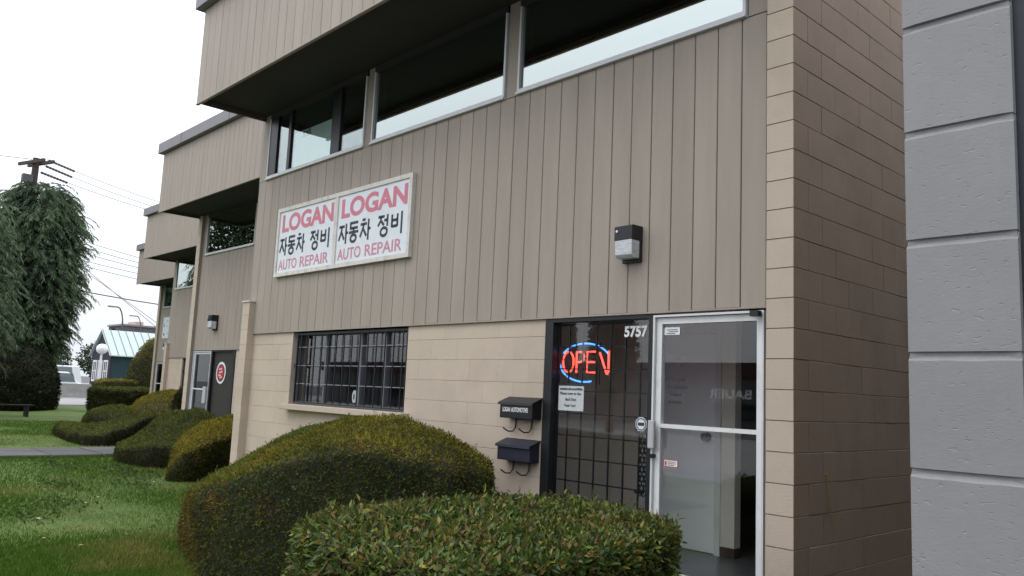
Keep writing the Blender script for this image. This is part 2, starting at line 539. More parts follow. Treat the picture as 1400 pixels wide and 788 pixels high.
def leaves(P, N, L, W, rng, tilt=0.7, fold=True, lift=0.5, out=None):
    """leaf blades rooted at P. each is a folded blade of two quads (6 points)"""
    n = len(P)
    D = unit(N*lift + rng.normal(size=(n, 3))*tilt)
    T = unit(np.cross(D, unit(N + rng.normal(size=(n, 3))*0.6)))
    B = np.cross(T, D)
    L = L*(0.65+0.7*rng.random(n))[:, None]
    W = W*(0.7+0.6*rng.random(n))[:, None]
    if fold:
        p0 = P; p1 = P+D*L*0.45+T*W*.5+B*W*.22; p2 = P+D*L; p3 = P+D*L*0.45-T*W*.5+B*W*.22
        m = P+D*L*0.5
        V = np.stack([p0, p1, p2, m, p3], 1).reshape(-1, 3)
        k = np.arange(n)[:, None]*5
        F = np.concatenate([k+np.array([[0, 1, 2, 3]]), k+np.array([[0, 3, 2, 4]])], 0)
        return V, F, 5
    p0 = P; p1 = P+D*L*0.5+T*W*.5; p2 = P+D*L; p3 = P+D*L*0.5-T*W*.5
    V = np.stack([p0, p1, p2, p3], 1).reshape(-1, 3)
    F = np.arange(n*4).reshape(n, 4)
    return V, F, 4


def blob_body(ells, voxel=0.06, smooth=6, bumps=0.03, seed=1):
    """smooth union of ellipsoids -> closed mesh"""
    bm = bmesh.new()
    for (cx, cy, cz, rx, ry, rz, a) in ells:
        mm = Matrix.Translation((cx, cy, cz)) @ Matrix.Rotation(math.radians(a), 4, 'Z') @ Matrix.Diagonal((rx, ry, rz, 1))
        bmesh.ops.create_icosphere(bm, subdivisions=4, radius=1.0, matrix=mm)
    me = bpy.data.meshes.new('body'); bm.to_mesh(me); bm.free()
    return remesh(me, voxel, smooth, bumps, seed)


def remesh(me, voxel, smooth, bumps, seed):
    o = bpy.data.objects.new('body', me); COL.objects.link(o)
    md = o.modifiers.new('r', 'REMESH'); md.mode = 'VOXEL'; md.voxel_size = voxel
    ms = o.modifiers.new('s', 'SMOOTH'); ms.iterations = smooth; ms.factor = 0.5
    dg = bpy.context.evaluated_depsgraph_get()
    r = bpy.data.meshes.new_from_object(o.evaluated_get(dg))
    bpy.data.objects.remove(o)
    if bumps > 0:
        n = len(r.vertices)
        co = np.empty(n*3, dtype=np.float32); r.vertices.foreach_get('co', co); co = co.reshape(n, 3)
        nr = np.empty(n*3, dtype=np.float32); r.vertices.foreach_get('normal', nr); nr = nr.reshape(n, 3)
        co = co + nr*((vnoise(co, 2.3, seed)-.5)*1.2*bumps+(vnoise(co, 6.0, seed+1)-.5)*bumps)[:, None]
        r.vertices.foreach_set('co', co.ravel().astype(np.float32))
        r.update()
    return r


def hedge(name, label, body, n, L, W, palette, seed, matname='leaf', group=None, tilt=0.7, lift=0.5, cat='hedge', loc=None, fold=False, brown=0.06, shoots=0):
    rng = np.random.default_rng(seed)
    P, N, area = surf_samples(body, n, rng)
    keep = P[:, 2] > G-0.05
    P, N = P[keep], N[keep]
    P = P - N*(rng.random(len(P))**2)[:, None]*L*1.2
    if shoots:                                   # stray new shoots that stand out of the clipped face
        sel = rng.choice(len(P), shoots)
        ln = L*(.6+1.6*rng.random(shoots)**2)
        dr_ = unit(N[sel]*.6+np.array([0, 0, .8])+rng.normal(size=(shoots, 3))*.3)
        Ps = np.concatenate([P[sel]+dr_*(ln*f_)[:, None] for f_ in (.2, .5, .8, 1.0)])
        P = np.concatenate([P, Ps]); N = np.concatenate([N, np.tile(dr_, (4, 1))])
    V, F, k = leaves(P, N, L, W, rng, tilt, fold, lift)
    nn = len(P)
    tone = palette(P, N, rng)
    tone = tone*((0.45+1.05*rng.random(nn)) if fold else (0.7+0.6*rng.random(nn)))[:, None]
    br = rng.random(nn) < brown
    tone[br] = np.array([0.14, 0.08, 0.03])*(0.5+0.8*rng.random(br.sum()))[:, None]
    tone = np.repeat(np.clip(tone, 0.004, 0.5), k, 0)
    loc = loc or tuple(np.append(P[:, :2].mean(0), G))
    root = thing(name, loc, label, cat, group)
    o = np.array(loc)
    link('foliage', np_mesh('foliage', V-o, F, MT[matname], tone), root, kind='stuff')
    nv = len(body.vertices)
    co = np.empty(nv*3, dtype=np.float32); body.vertices.foreach_get('co', co); co = co.reshape(nv, 3)-o.astype(np.float32)
    nr = np.empty(nv*3, dtype=np.float32); body.vertices.foreach_get('normal', nr); co = co - nr.reshape(nv, 3)*L*0.7
    body.vertices.foreach_set('co', co.ravel().astype(np.float32)); body.update()
    body.materials.clear(); body.materials.append(MT['hedge_core'])
    body.polygons.foreach_set('use_smooth', [True]*len(body.polygons))
    link('branch_core', body, root)
    return root

# ------------------------------------------------------------------ the setting: ground
def sheet(name, x0, x1, y0, y1, z, m, nx=1, ny=1):
    xs = np.linspace(x0, x1, nx+1); ys = np.linspace(y0, y1, ny+1)
    V = np.array([(x, y, z) for x in xs for y in ys])
    F = np.array([(i*(ny+1)+j, (i+1)*(ny+1)+j, (i+1)*(ny+1)+j+1, i*(ny+1)+j+1) for i in range(nx) for j in range(ny)])
    o = link(name, np_mesh(name, V, F, m)); o['kind'] = 'structure'
    return o

sheet('ground', -1500, 600, -900, 900, G-0.06, MT['asphalt'])
lawn = sheet('lawn', -43.0, -2.2, -9.0, 9.0, G, MT['lawn'], 120, 60)
co = np.empty(len(lawn.data.vertices)*3, dtype=np.float32); lawn.data.vertices.foreach_get('co', co); co = co.reshape(-1, 3)
co[:, 2] += (vnoise(co*np.array([1, 1, 0]), .6, 5)-.5)*0.07*np.clip((co[:, 0]+42)/4, 0, 1)
lawn.data.vertices.foreach_set('co', co.ravel())
sheet('pavement', -2.2, 6.0, -9.0, 0.0, G, MT['slab'])
sheet('alley', 0.0, 2.08, 0.0, 16.0, G, MT['asphalt'])
sheet('road', -190, -43.0, -60, 90, G-0.05, MT['road'])
sheet('street', -43.0, 60, -28, -9.4, G-0.05, MT['road'])
mb = MB(); mb.box(-43.3, -43.0, -9, 40, G-0.2, G+0.03); mb.build('kerb', MT['concrete'])['kind'] = 'structure'

# paved path of slabs leading to the second unit's door
path = sheet('path', -16.25, -14.45, -6.0, 2.2, G+0.012, MT['asphalt'])
slabm = {}
for i in range(2):
    for j in range(9):
        x0, y0 = -16.22+i*.875, -5.95+j*.90
        b = MB(); b.box(-.423, .423, -.43, .43, -.03, .024)
        if 'slab' not in slabm: slabm['slab'] = b.mesh('slab', MT['slab'], bevel=.012)
        o = link('paving_slab', slabm['slab'], path, (x0+.44, y0+.44, G+.012+.004*((i*3+j*5) % 3)))
        o.rotation_euler = (math.radians(.3*((j*7+i) % 3-1)), 0, math.radians(.5*((j*5+i) % 3-1)))

# ------------------------------------------------------------------ block and board pieces
_cache = {}
def block_mesh(L, H, D, mats, key):
    """centred concrete block; material 0 on all, material 1 (if any) on the -Y end"""
    k = ('blk', round(L, 3), round(H, 3), round(D, 3), key)
    if k not in _cache:
        c = .0020
        b = MB(); b.prism([(-D/2+c, -H/2), (-D/2, -H/2+c), (-D/2, H/2-c), (-D/2+c, H/2), (D/2, H/2), (D/2, -H/2)], 'x', -L/2, L/2)
        me = b.mesh('concrete_block', mats)
        _cache[k] = me
    return _cache[k]


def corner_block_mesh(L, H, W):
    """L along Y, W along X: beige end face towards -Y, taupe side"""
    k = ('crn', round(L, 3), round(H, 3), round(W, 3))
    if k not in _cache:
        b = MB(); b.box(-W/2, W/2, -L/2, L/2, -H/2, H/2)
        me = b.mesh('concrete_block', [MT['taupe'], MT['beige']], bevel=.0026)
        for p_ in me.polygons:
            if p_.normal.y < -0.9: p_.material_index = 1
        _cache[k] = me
    return _cache[k]

rnd = random.Random(4)
JT = .0028                                                   # half joint seen between blocks
def block_courses(parent, x0, x1, face, z0, z1, openings, off=0.0, Lb=2*C):
    """blocks of a wall facing -Y with running bond; openings = (x0, x1, z0, z1)"""
    k0 = math.floor(z0/C+1e-6)
    z = k0*C
    row = k0
    while z < z1-1e-4:
        za, zb = max(z, z0), min(z+C, z1)
        spans = [(x0, x1)]
        for (a, b, c, d) in openings:
            if c < zb-.03 and d > za+.03:
                ns = []
                for (s, e) in spans:
                    if b <= s or a >= e: ns.append((s, e)); continue
                    if a > s: ns.append((s, a))
                    if b < e: ns.append((b, e))
                spans = ns
        sh = off + (C if row % 2 else 0)
        for (s, e) in spans:
            cuts = [s]
            n0 = math.ceil((s-sh)/Lb+1e-6)
            c = sh+n0*Lb
            while c < e-.05:
                if c > s+.05: cuts.append(c)
                c += Lb
            cuts.append(e)
            for a, b in zip(cuts[:-1], cuts[1:]):
                me = block_mesh(b-a-.0012, zb-za-JT, .06, [MT['beige']], 'beige')
                dy = rnd.uniform(-.0008, .0008)
                link('concrete_block', me, parent, ((a+b)/2, face+.03+dy, (za+zb)/2))
        z += C; row += 1


def board_mesh(wd, H, th=.022):
    k = ('brd', round(wd, 3), round(H, 3))
    if k not in _cache:
        c = .004
        poly = [(-wd/2, th), (-wd/2, c), (-wd/2+c, 0), (wd/2-c, 0), (wd/2, c), (wd/2, th)]
        b = MB(); b.prism(poly, 'z', 0, H)
        _cache[k] = b.mesh('siding_board', MT['siding'])
    return _cache[k]


def boards(parent, x0, x1, g0, face, z0, z1, single=True):
    """vertical boards between x0 and x1 with grooves at g0 - i*.2032"""
    cuts = [x0]
    n = math.ceil((x0-g0)/C+1e-6)
    x = g0+n*C
    while x < x1-.02:
        if x > x0+.02: cuts.append(x)
        x += C
    cuts.append(x1)
    m = MB()
    for a, b in zip(cuts[:-1], cuts[1:]):
        wd = b-a-.007
        if single:
            link('siding_board', board_mesh(wd, z1-z0), parent, ((a+b)/2, face+rnd.uniform(-.001, .001), z0+rnd.uniform(-.002, .002)))
        else:
            c = .004; xm = (a+b)/2
            m.prism([(xm-wd/2, face+.022), (xm-wd/2, face+c), (xm-wd/2+c, face), (xm+wd/2-c, face), (xm+wd/2, face+c), (xm+wd/2, face+.022)], 'z', z0, z1)
    if not single:
        m.build('siding_boards', MT['siding'], parent, kind='stuff')


ZS, ZW, ZH = 1.588, 3.745, 4.66             # siding foot, window sill, window head
ZF, ZT, ZC = 4.62, 5.95, 6.20               # fascia foot, coping foot, coping top
OV = -0.93                                  # fascia face
FL = -0.46                                  # interior floor

def frame_box(m, x0, x1, z0, z1, y0, y1, t, tb=None, mi=0):
    tb = tb or t
    m.box(x0, x0+t, y0, y1, z0, z1, mi); m.box(x1-t, x1, y0, y1, z0, z1, mi)
    m.box(x0+t, x1-t, y0, y1, z0, z0+tb, mi); m.box(x0+t, x1-t, y0, y1, z1-t, z1, mi)
    return m


def make_unit(X0, Y0, mirror, label, xlo, xhi, near=False, group='staggered commercial units in the row'):
    """one unit of the row. local x runs -8.19..0 from pillar to the low pier; mirrored units flip it."""
    R = thing('commercial_unit', (X0, Y0, G), label, 'building', group)
    def X(a, b):
        if mirror: a, b = -b, -a
        a, b = X0+a, X0+b
        return max(a, xlo), min(b, xhi)
    def ok(q): return q[1]-q[0] > .03
    yb = Y0+.09; ys = Y0+.068; yo = Y0+OV
    # shell: floors, roof, walls (hollow, so the windows look into rooms)
    a, b = xlo, xhi
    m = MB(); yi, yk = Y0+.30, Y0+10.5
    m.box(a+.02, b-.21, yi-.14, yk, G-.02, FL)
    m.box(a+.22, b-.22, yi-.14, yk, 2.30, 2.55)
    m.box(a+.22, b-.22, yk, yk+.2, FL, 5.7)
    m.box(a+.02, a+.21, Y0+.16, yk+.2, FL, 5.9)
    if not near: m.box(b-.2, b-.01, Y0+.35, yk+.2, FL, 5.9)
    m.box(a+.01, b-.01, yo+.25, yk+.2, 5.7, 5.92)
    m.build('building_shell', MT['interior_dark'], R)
    # overhang
    fa, fb = X(-8.17, 0.06)
    sf = MB(); sf.box(fa+.03, fb-.03, yo+.03, Y0+.30, ZF+.07, ZF+.13)
    sf.build('soffit', MT['soffit'], R)
    fm = MB(); fm.box(fa, fb, yo+.021, yo+.075, ZF+.012, ZT+.1)
    fm.box(fa, fa+.05, yo+.075, Y0+.3, ZF+.01, ZT+.1); fm.box(fb-.05, fb, yo+.075, Y0+.3, ZF+.01, ZT+.1)
    fas = fm.build('fascia', MT['groove'], R)
    boards(fas, fa, fb, X0+(.4427 if mirror else -.4427), yo, ZF, ZT, near)
    tr = MB(); tr.box(fa-.006, fb+.006, yo-.008, yo+.03, ZF-.018, ZF-.001)
    tr.build('fascia_trim', MT['siding'], fas)
    cp = MB()
    cp.box(fa-.11, fb+.11, yo-.10, yo+.02, ZT+.015, ZC)
    cp.box(fa-.11, fa+.0, yo+.02, Y0+6, ZT+.015, ZC)
    cp.box(fa, fb+.11, yo+.02, Y0+6, ZC-.03, ZC-.004)
    seam = MB()
    k = 0
    copo = cp.build('coping', MT['coping'], R, bevel=.006)
    xx = fa+1.2
    while xx < fb:
        seam.box(xx, xx+.012, yo-.103, yo-.099, ZT+.014, ZC+.001); xx += 2.4
    seam.build('coping_seam', MT['groove'], copo)
    # lower siding
    sa, sb = X(-8.19, -.2032)
    sm = MB(); sm.box(sa+.002, sb, ys+.021, Y0+.15, ZS+.01, ZW-.015)
    sid = sm.build('siding_panel', MT['groove'], R)
    boards(sid, sa, sb, X0+(.4427 if mirror else -.4427), ys, ZS, ZW-.02, near)
    dr = MB(); dr.box(sa, sb, ys-.006, Y0+.1, ZS-.014, ZS-.001); dr.build('drip_edge', MT['siding'], sid)
    # upper wall between the windows
    wins = [(-7.96, -5.49), (-5.34, -3.02), (-2.85, -.40)]
    posts = [(-8.19, -7.97), (-5.48, -5.35), (-3.01, -2.86), (-.39, -.2032)]
    for q in posts:
        q = X(*q)
        if ok(q):
            pm = MB(); pm.box(q[0], q[1], ys+.002, Y0+.24, ZW-.012, ZF+.072); pm.build('window_post', MT['siding'], R)
    hd = MB(); q = X(-8.0, -.3)
    hd.box(q[0], q[1], Y0+.13, Y0+.26, ZH+.002, ZF+.068); hd.build('window_head', MT['soffit'], R)
    for wi, q in enumerate(wins):
        q = X(*q)
        if not ok(q): continue
        f = MB(); f.box(q[0]+.005, q[0]+.029, Y0+.05, Y0+.125, ZW+.005, ZH-.046); f.box(q[1]-.029, q[1]-.005, Y0+.05, Y0+.125, ZW+.005, ZH-.046); f.box(q[0]+.029, q[1]-.029, Y0+.05, Y0+.125, ZW+.005, ZW+.035)
        fh = MB(); fh.box(q[0]+.005, q[1]-.005, Y0+.052, Y0+.125, ZH-.045, ZF+.067)
        f.box(q[0]+.0, q[1], ys-.035, Y0+.13, ZW-.016, ZW+.004)
        wf = f.build('window', MT['alu'], R); fh.build('head_frame', MT['soffit'], wf)  # head piece painted near black to stand in for the overhang's shade
        g = MB(); g.box(q[0]+.028, q[1]-.028, Y0+.078, Y0+.084, ZW+.034, ZH-.043)
        g.build('pane', MT['glass_mid' if near and wi == 0 else 'glass_coat'], wf)
        if near and wi == 0:
            y1, y2 = Y0+.056, Y0+.077
            for (c0, c1) in ((-7.93, -7.72), (-7.40, -7.33), (-6.26, -6.06)):
                d = MB(); d.box(X0+c0, X0+c1, y1, y2, ZW+.035, ZH-.044); d.build('mullion', MT['black'], wf)
            pp = MB(); pp.box(X0-7.33, X0-6.30, Y0+.105, Y0+.110, ZW+.05, ZW+.54); pp.build('window_card', MT['paper'], wf)
            put_text('IDES', X0-7.08, ZW+.44, Y0+.104, .085, MT['ink'], wf, .03)
    # block wall below
    ops = []
    door = (-2.372, -.205)
    ops.append((X(*door)[0], X(*door)[1], G-.3, ZS+1))
    lw = X(-6.89, -4.41)
    if ok(lw): ops.append((lw[0], lw[1], .666, ZS+1))
    ba, bb = X(-7.99, -.2032)
    bk = MB()
    zz = [(G-.1, .666), (.666, ZS-.015)]
    for (z0, z1) in zz:
        cuts = sorted([(o[0], o[1]) for o in ops if o[2] < z1-.01 and o[3] > z0+.01])
        s = ba
        for (c, d) in cuts:
            if c > s: bk.box(s, c, yb+.0045, Y0+.29, z0, z1)
            s = max(s, d)
        if s < bb: bk.box(s, bb, yb+.0045, Y0+.29, z0, z1)
    bw = bk.build('block_wall', MT['beige_joint'], R)
    if near:
        block_courses(bw, ba, bb, yb, G-.02, ZS-.016, ops, off=X0-.2032-.13)
    else:
        # far units: courses only, kept as one mesh
        m = MB(); z = math.floor(G/C)*C
        while z < ZS-.02:
            zb_ = min(z+C, ZS-.016)
            s = ba; cuts = sorted([(o[0], o[1]) for o in ops if o[2] < zb_-.03 and o[3] > z+.03])
            for (c, d) in cuts+[(bb, bb)]:
                xx = s
                while c-xx > .02:
                    x2 = min(xx+2*C, c); m.box(xx+.003, x2-.003, yb, yb+.05, z+.003, zb_-.003); xx = x2
                s = max(s, d)
            z += C
        m.build('concrete_blocks', MT['beige'], bw, kind='stuff')
    # full-height pillar end and low pier
    q = X(-.2032, 0)
    if ok(q) and q[1]-q[0] > .15:
        if near:
            bkp = MB(); bkp.box(q[0]+.005, q[1]-.005, Y0+.005, Y0+.3, G-.1, 5.9)
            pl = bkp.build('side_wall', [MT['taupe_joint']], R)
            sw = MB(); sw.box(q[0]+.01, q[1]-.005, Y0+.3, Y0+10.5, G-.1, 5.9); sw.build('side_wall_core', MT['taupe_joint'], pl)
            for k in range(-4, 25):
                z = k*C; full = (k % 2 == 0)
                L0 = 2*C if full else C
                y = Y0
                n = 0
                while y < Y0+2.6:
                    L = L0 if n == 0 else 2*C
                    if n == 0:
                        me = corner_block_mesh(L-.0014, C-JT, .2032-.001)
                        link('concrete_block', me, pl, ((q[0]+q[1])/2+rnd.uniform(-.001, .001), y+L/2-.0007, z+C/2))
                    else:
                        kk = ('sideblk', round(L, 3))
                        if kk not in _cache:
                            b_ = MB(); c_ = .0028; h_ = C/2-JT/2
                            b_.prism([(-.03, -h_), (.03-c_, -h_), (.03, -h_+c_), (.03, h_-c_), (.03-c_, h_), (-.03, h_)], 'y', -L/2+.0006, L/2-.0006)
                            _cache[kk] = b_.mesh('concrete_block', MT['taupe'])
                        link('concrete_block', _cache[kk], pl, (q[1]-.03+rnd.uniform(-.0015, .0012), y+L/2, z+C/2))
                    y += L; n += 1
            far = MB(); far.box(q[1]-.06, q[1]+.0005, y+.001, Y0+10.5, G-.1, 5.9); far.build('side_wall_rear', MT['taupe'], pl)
        else:
            m = MB(); z = -4*C
            while z < 4.6:
                m.box(q[0], q[1], Y0, Y0+.29, z+.003, min(z+C, 4.68)-.003); z += C
            pc = MB(); pc.box(q[0]+.004, q[1]-.004, Y0+.004, Y0+.29, G-.1, 4.68)
            pl = pc.build('pillar', MT['beige_joint'], R)
            for i_, v_ in enumerate(m.v): pass
            o = m.build('concrete_blocks', [MT['beige'], MT['siding']], pl, kind='stuff')
            for p_ in o.data.polygons:
                if abs(p_.normal.x) > .9: p_.material_index = 1
    q = X(-8.195, -7.99)
    if ok(q) and not mirror:
        fc = MB(); fc.box(q[0]+.004, q[1]-.004, Y0-.01, Y0+.3, G-.1, 2.0)
        fin = fc.build('pier', MT['beige_joint'], R)
        if near:
            for k in range(-4, 10):
                zt = min((k+1)*C, 2.01)
                me = block_mesh(q[1]-q[0], zt-k*C-JT, .12, [MT['beige']], 'pier')
                link('concrete_block', me, fin, ((q[0]+q[1])/2, Y0-.015+.06, (k*C+zt)/2))
        else:
            m = MB()
            for k in range(-4, 10):
                m.box(q[0], q[1], Y0-.015, Y0+.1, k*C+.003, min((k+1)*C, 2.01)-.003)
            m.build('concrete_blocks', MT['beige'], fin, kind='stuff')
        cpp = MB(); cpp.box(q[0]-.012, q[1]+.012, Y0-.03, Y0+.066, 2.011, 2.03); cpp.build('pier_cap', MT['sign_frame'], fin)
    # barred window
    if ok(lw) and lw[1]-lw[0] > 1:
        f = MB(); frame_box(f, lw[0]+.005, lw[1]-.005, .672, ZS-.02, Y0+.165, Y0+.24, .035)
        for xx in (-6.20, -5.42, -4.93):
            xx = X0-xx if mirror else X0+xx
            f.box(xx-.018, xx+.018, Y0+.17, Y0+.235, .707, ZS-.055)
        wf = f.build('window', MT['dark_alu'], R)
        g = MB(); g.box(lw[0]+.04, lw[1]-.04, Y0+.2, Y0+.206, .70, ZS-.05); g.build('pane', MT['glass'], wf)
        s = MB(); s.box(lw[0]-.02, lw[1]+.10, Y0-.02, Y0+.165, .60, .668); s.build('window_sill', MT['beige'], wf, bevel=.006)
        fr_ = MB(); frame_box(fr_, lw[0]+.10, lw[1]-.02, .69, ZS-.04, Y0+.098, Y0+.122, .014)
        gr = fr_.build('security_grille', MT['black'], R)
        nb = 14
        bmk = MB(); bmk.box(-.0055, .0055, -.0055, .0055, 0, ZS-.74); bme = bmk.mesh('bar', MT['black'])
        for i in range(nb):
            xx = lw[0]+.19+i*(lw[1]-lw[0]-.3)/(nb-1)
            link('bar', bme, gr, (xx, Y0+.110, .70))
        hb = MB(); hb.box(lw[0]+.115, lw[1]-.035, Y0+.1165, Y0+.1245, -.0045, .0045); hme = hb.mesh('bar', MT['steel_mid'], (X0, Y0, 0))
        for z in (.925, 1.15, 1.38):
            link('bar', hme, gr, (X0, Y0, z), )
        for z in (1.15, 1.53):
            hg = MB(); hg.box(lw[0]+.06, lw[0]+.115, Y0+.095, Y0+.125, z-.025, z+.025); hg.build('hinge', MT['black'], gr)
    # storefront window beside the door
    p0 = X(-2.365, -1.193)
    if ok(p0) and p0[1]-p0[0] > .8:
        f = MB(); ya, yc = Y0+.075, Y0+.17
        z0, z1 = G+.02, ZS-.018
        if mirror: l, r = .05, .095
        else: l, r = .095, .05
        f.box(p0[0], p0[0]+l, ya, yc, z0, z1); f.box(p0[1]-r, p0[1], ya, yc, z0, z1)
        f.box(p0[0]+l, p0[1]-r, ya, yc, z1-.03, z1); f.box(p0[0]+l, p0[1]-r, ya, yc, z0, z0+.12)
        sf_ = f.build('storefront_window', MT['black'], R)
        g = MB(); g.box(p0[0]+l, p0[1]-r, Y0+.125, Y0+.131, z0+.12, z1-.03); g.build('pane' if near else 'panel', MT['glass' if near else 'panel_dark'], sf_)
        if near:
            put_text('5757', X0-1.522, 1.400, Y0+.1245, .090, MT['white'], sf_, .04, 1.02, .232, name='house_number')
            o_ = MB(); cx_, cz_ = X0-1.333, .722
            o_.prism([(cx_+.057*math.cos(PI/8+i*PI/4), cz_+.057*math.sin(PI/8+i*PI/4)) for i in range(8)], 'y', Y0+.1225, Y0+.1247)
            st = o_.build('security_sticker', MT['sign_white'], sf_)
            i_ = MB()
            oct_ = [(cx_+.046*math.cos(PI/8+i*PI/4), cz_+.046*math.sin(PI/8+i*PI/4)) for i in range(9)]
            i_.stroke(oct_, .007, Y0+.1205, .002)
            i_.box(cx_-.03, cx_+.03, Y0+.1205, Y0+.1225, cz_-.012, cz_+.013); i_.build('sticker_mark', MT['slate'], st)
            hm = MB(); hm.box(p0[0]+l, p0[1]-r, Y0+.158, Y0+.166, -.0055, .0055)
            gfr = MB(); frame_box(gfr, p0[0]+l, p0[1]-r, z0+.13, z1-.035, Y0+.150, Y0+.168, .012)
            gr = gfr.build('security_grille', MT['black'], sf_)
            hme = hm.mesh('grille_bar', MT['black'], (X0, Y0, 0)); vm_ = MB(); vm_.box(-.0055, .0055, -.0055, .0055, z0+.14, z1-.05)
            vme = vm_.mesh('grille_bar', MT['black'])
            for i in range(11): link('grille_bar', hme, sf_, (X0, Y0, 1.145-.1865*i if i < 9 else 1.145+.1865*(i-8)))
            for i in range(6): link('grille_bar', vme, sf_, (X0-2.141+i*.1535, Y0+.153, 0))
        else:
            # round sticker on the panel
            cx_, cz_ = (p0[0]+p0[1])/2-.12, 1.09
            if mirror and X0 > -20:
                o_ = MB(); o_.prism([(cx_+.235*math.cos(i*PI/12), cz_+.235*math.sin(i*PI/12)) for i in range(24)], 'y', Y0+.115, Y0+.121)
                st = o_.build('round_sticker', MT['white'], sf_)
                o_ = MB(); o_.prism([(cx_+.185*math.cos(i*PI/12), cz_+.185*math.sin(i*PI/12)) for i in range(24)], 'y', Y0+.112, Y0+.1145)
                o_.build('sticker_disc', MT['slate'], st)
                o_ = MB(); o_.prism([(cx_+.15*math.cos(i*PI/12), cz_+.16*math.sin(i*PI/12)) for i in range(24)], 'y', Y0+.109, Y0+.1115)
                o_.build('sticker_centre', MT['red'], st)
                o_ = MB()
                for (u, v, u2_, v2_) in ((-.08, .07, .06, .09), (-.06, .0, .09, .03), (-.09, -.05, .03, -.06), (-.02, -.1, .08, -.09)):
                    o_.stroke([(cx_+u, cz_+v), (cx_+u2_, cz_+v2_)], .03, Y0+.106, .002)
                o_.build('sticker_lettering', MT['sign_frame'], st)
    # entrance door
    d0 = X(-1.190, -.252)
    if ok(d0) and d0[1]-d0[0] > .8:
        z0, z1 = FL-.02, ZS-.03
        f = MB(); ya, yc = Y0+.05, Y0+.15
        f.box(d0[0], d0[0]+.016, ya+.01, yc, z0, z1); f.box(d0[1]-.016, d0[1], ya+.01, yc, z0, z1)
        f.box(d0[0]+.016, d0[1]-.016, ya+.01, yc, z1-.016, z1)
        f.box(d0[0], d0[1], ya-.05, yc+.1, z0-.06, z0+.0)
        fo = f.build('door_frame', MT['alu'], R)
        e0, e1 = d0[0]+.019, d0[1]-.019
        f = MB(); frame_box(f, e0, e1, z0+.01, z1-.02, Y0+.085, Y0+.128, .048, .14)
        f.box(e0+.048, e1-.048, Y0+.086, Y0+.127, .708, .738)
        dr_ = f.build('entrance_door', MT['white'] if near else MT['alu'], R)
        g = MB(); g.box(e0+.048, e1-.048, Y0+.104, Y0+.110, z0+.15, .708); g.box(e0+.048, e1-.048, Y0+.104, Y0+.110, .738, z1-.068)
        g.build('pane', MT['glass' if near else 'glass_dark'], dr_)
        hx0, hx1 = (d0[0]-.004, d0[0]+.054) if not mirror else (d0[1]-.20, d0[1]-.05)
        h = MB(); h.box(hx0, hx1, Y0+.02, Y0+.05, .55, .76) if near else h.box(hx0, hx1, Y0+.03, Y0+.06, .42, .78)
        h.build('handle', MT['steel_dull'], dr_, bevel=.006)
        if near:
            l = MB(); l.tube([(X0-1.172, Y0+.03, .495), (X0-1.172, Y0+.09, .495)], .016, 12); l.build('lock_cylinder', MT['black'], dr_)
            s = MB(); s.box(X0-1.113, X0-.972, Y0+.1025, Y0+.1038, 1.408, 1.466); st = s.build('sticker', MT['paper'], dr_)
            s = MB()
            for i, (a_, b_) in enumerate(((.02, .12), (.035, .125), (.02, .10))): s.box(X0-1.113+a_, X0-1.113+b_, Y0+.1012, Y0+.1022, 1.444-.014*i, 1.449-.014*i)
            s.build('sticker_print', MT['slate'], st)
            s = MB(); s.box(X0-1.098, X0-.968, Y0+.1025, Y0+.1038, .421, .480); st = s.build('sticker', MT['red'], dr_)
            s = MB(); s.box(X0-1.091, X0-.975, Y0+.1012, Y0+.1024, .428, .473); s.build('sticker_face', MT['paper'], st)
            s = MB()
            s.box(X0-1.084, X0-1.07, Y0+.1, Y0+.1011, .434, .466, 1)
            for i, (a_, b_) in enumerate(((.03, .1), (.03, .105), (.03, .09))): s.box(X0-1.09+a_, X0-1.09+b_, Y0+.1, Y0+.1011, .460-.012*i, .464-.012*i)
            s.build('sticker_print', [MT['slate'], MT['red']], st)
            cl = MB(); cl.box(d0[1]-.075, d0[1]-.01, Y0+.0, Y0+.05, z1-.045, z1-.008); cl.build('door_closer', MT['black'], fo)
            wtx = MB()
            for i, (a_, b_, h_) in enumerate(((.0, .19, .022), (.03, .17, .018), (.0, 0, 0), (.0, .18, .02), (.0, .19, .02), (.04, .14, .018), (.035, .15, .018))):
                if h_ == 0: continue
                x_ = X0-1.105+a_; zz_ = 1.225-.055*i
                r_ = random.Random(i)
                while x_ < X0-1.105+b_:
                    w_ = r_.uniform(.008, .02); wtx.box(x_, x_+w_*.8, Y0+.1115, Y0+.1122, zz_, zz_+h_*r_.uniform(.7, 1)); x_ += w_
            wtx.build('vinyl_lettering', MT['ink'], dr_)
    # vestibule behind the first unit's door
    if near:
        yp = Y0+1.62
        m = MB(); m.box(X0-2.95, X0-2.47, yp, yp+.1, FL+.001, 2.295); m.box(X0-2.47, X0-1.57, yp, yp+.1, 1.62, 2.295)
        m.box(X0-1.57, X0-1.43, yp, yp+.1, FL+.09, 2.295)
        m.box(X0-2.95, X0-2.86, Y0+.31, yp, FL+.001, 2.295)
        pw_ = m.build('partition_wall', MT['beige_in'], R)
        m = MB(); m.box(X0-1.57, X0-1.425, yp-.012, yp+.1, FL+.001, FL+.088); m.build('skirting', MT['bark'], pw_)
        f = MB(); f.box(X0-2.47, X0-2.41, yp-.02, yp+.09, FL+.001, 1.62); f.box(X0-1.63, X0-1.57, yp-.02, yp+.09, FL+.001, 1.62); f.box(X0-2.41, X0-1.63, yp-.02, yp+.09, 1.56, 1.62)
        f.build('inner_door_frame', MT['white'], R)
        f = MB(); f.box(X0-2.405, X0-1.635, yp, yp+.04, FL+.012, 1.555); idr = f.build('inner_door', MT['door_grey'], R, bevel=.003)
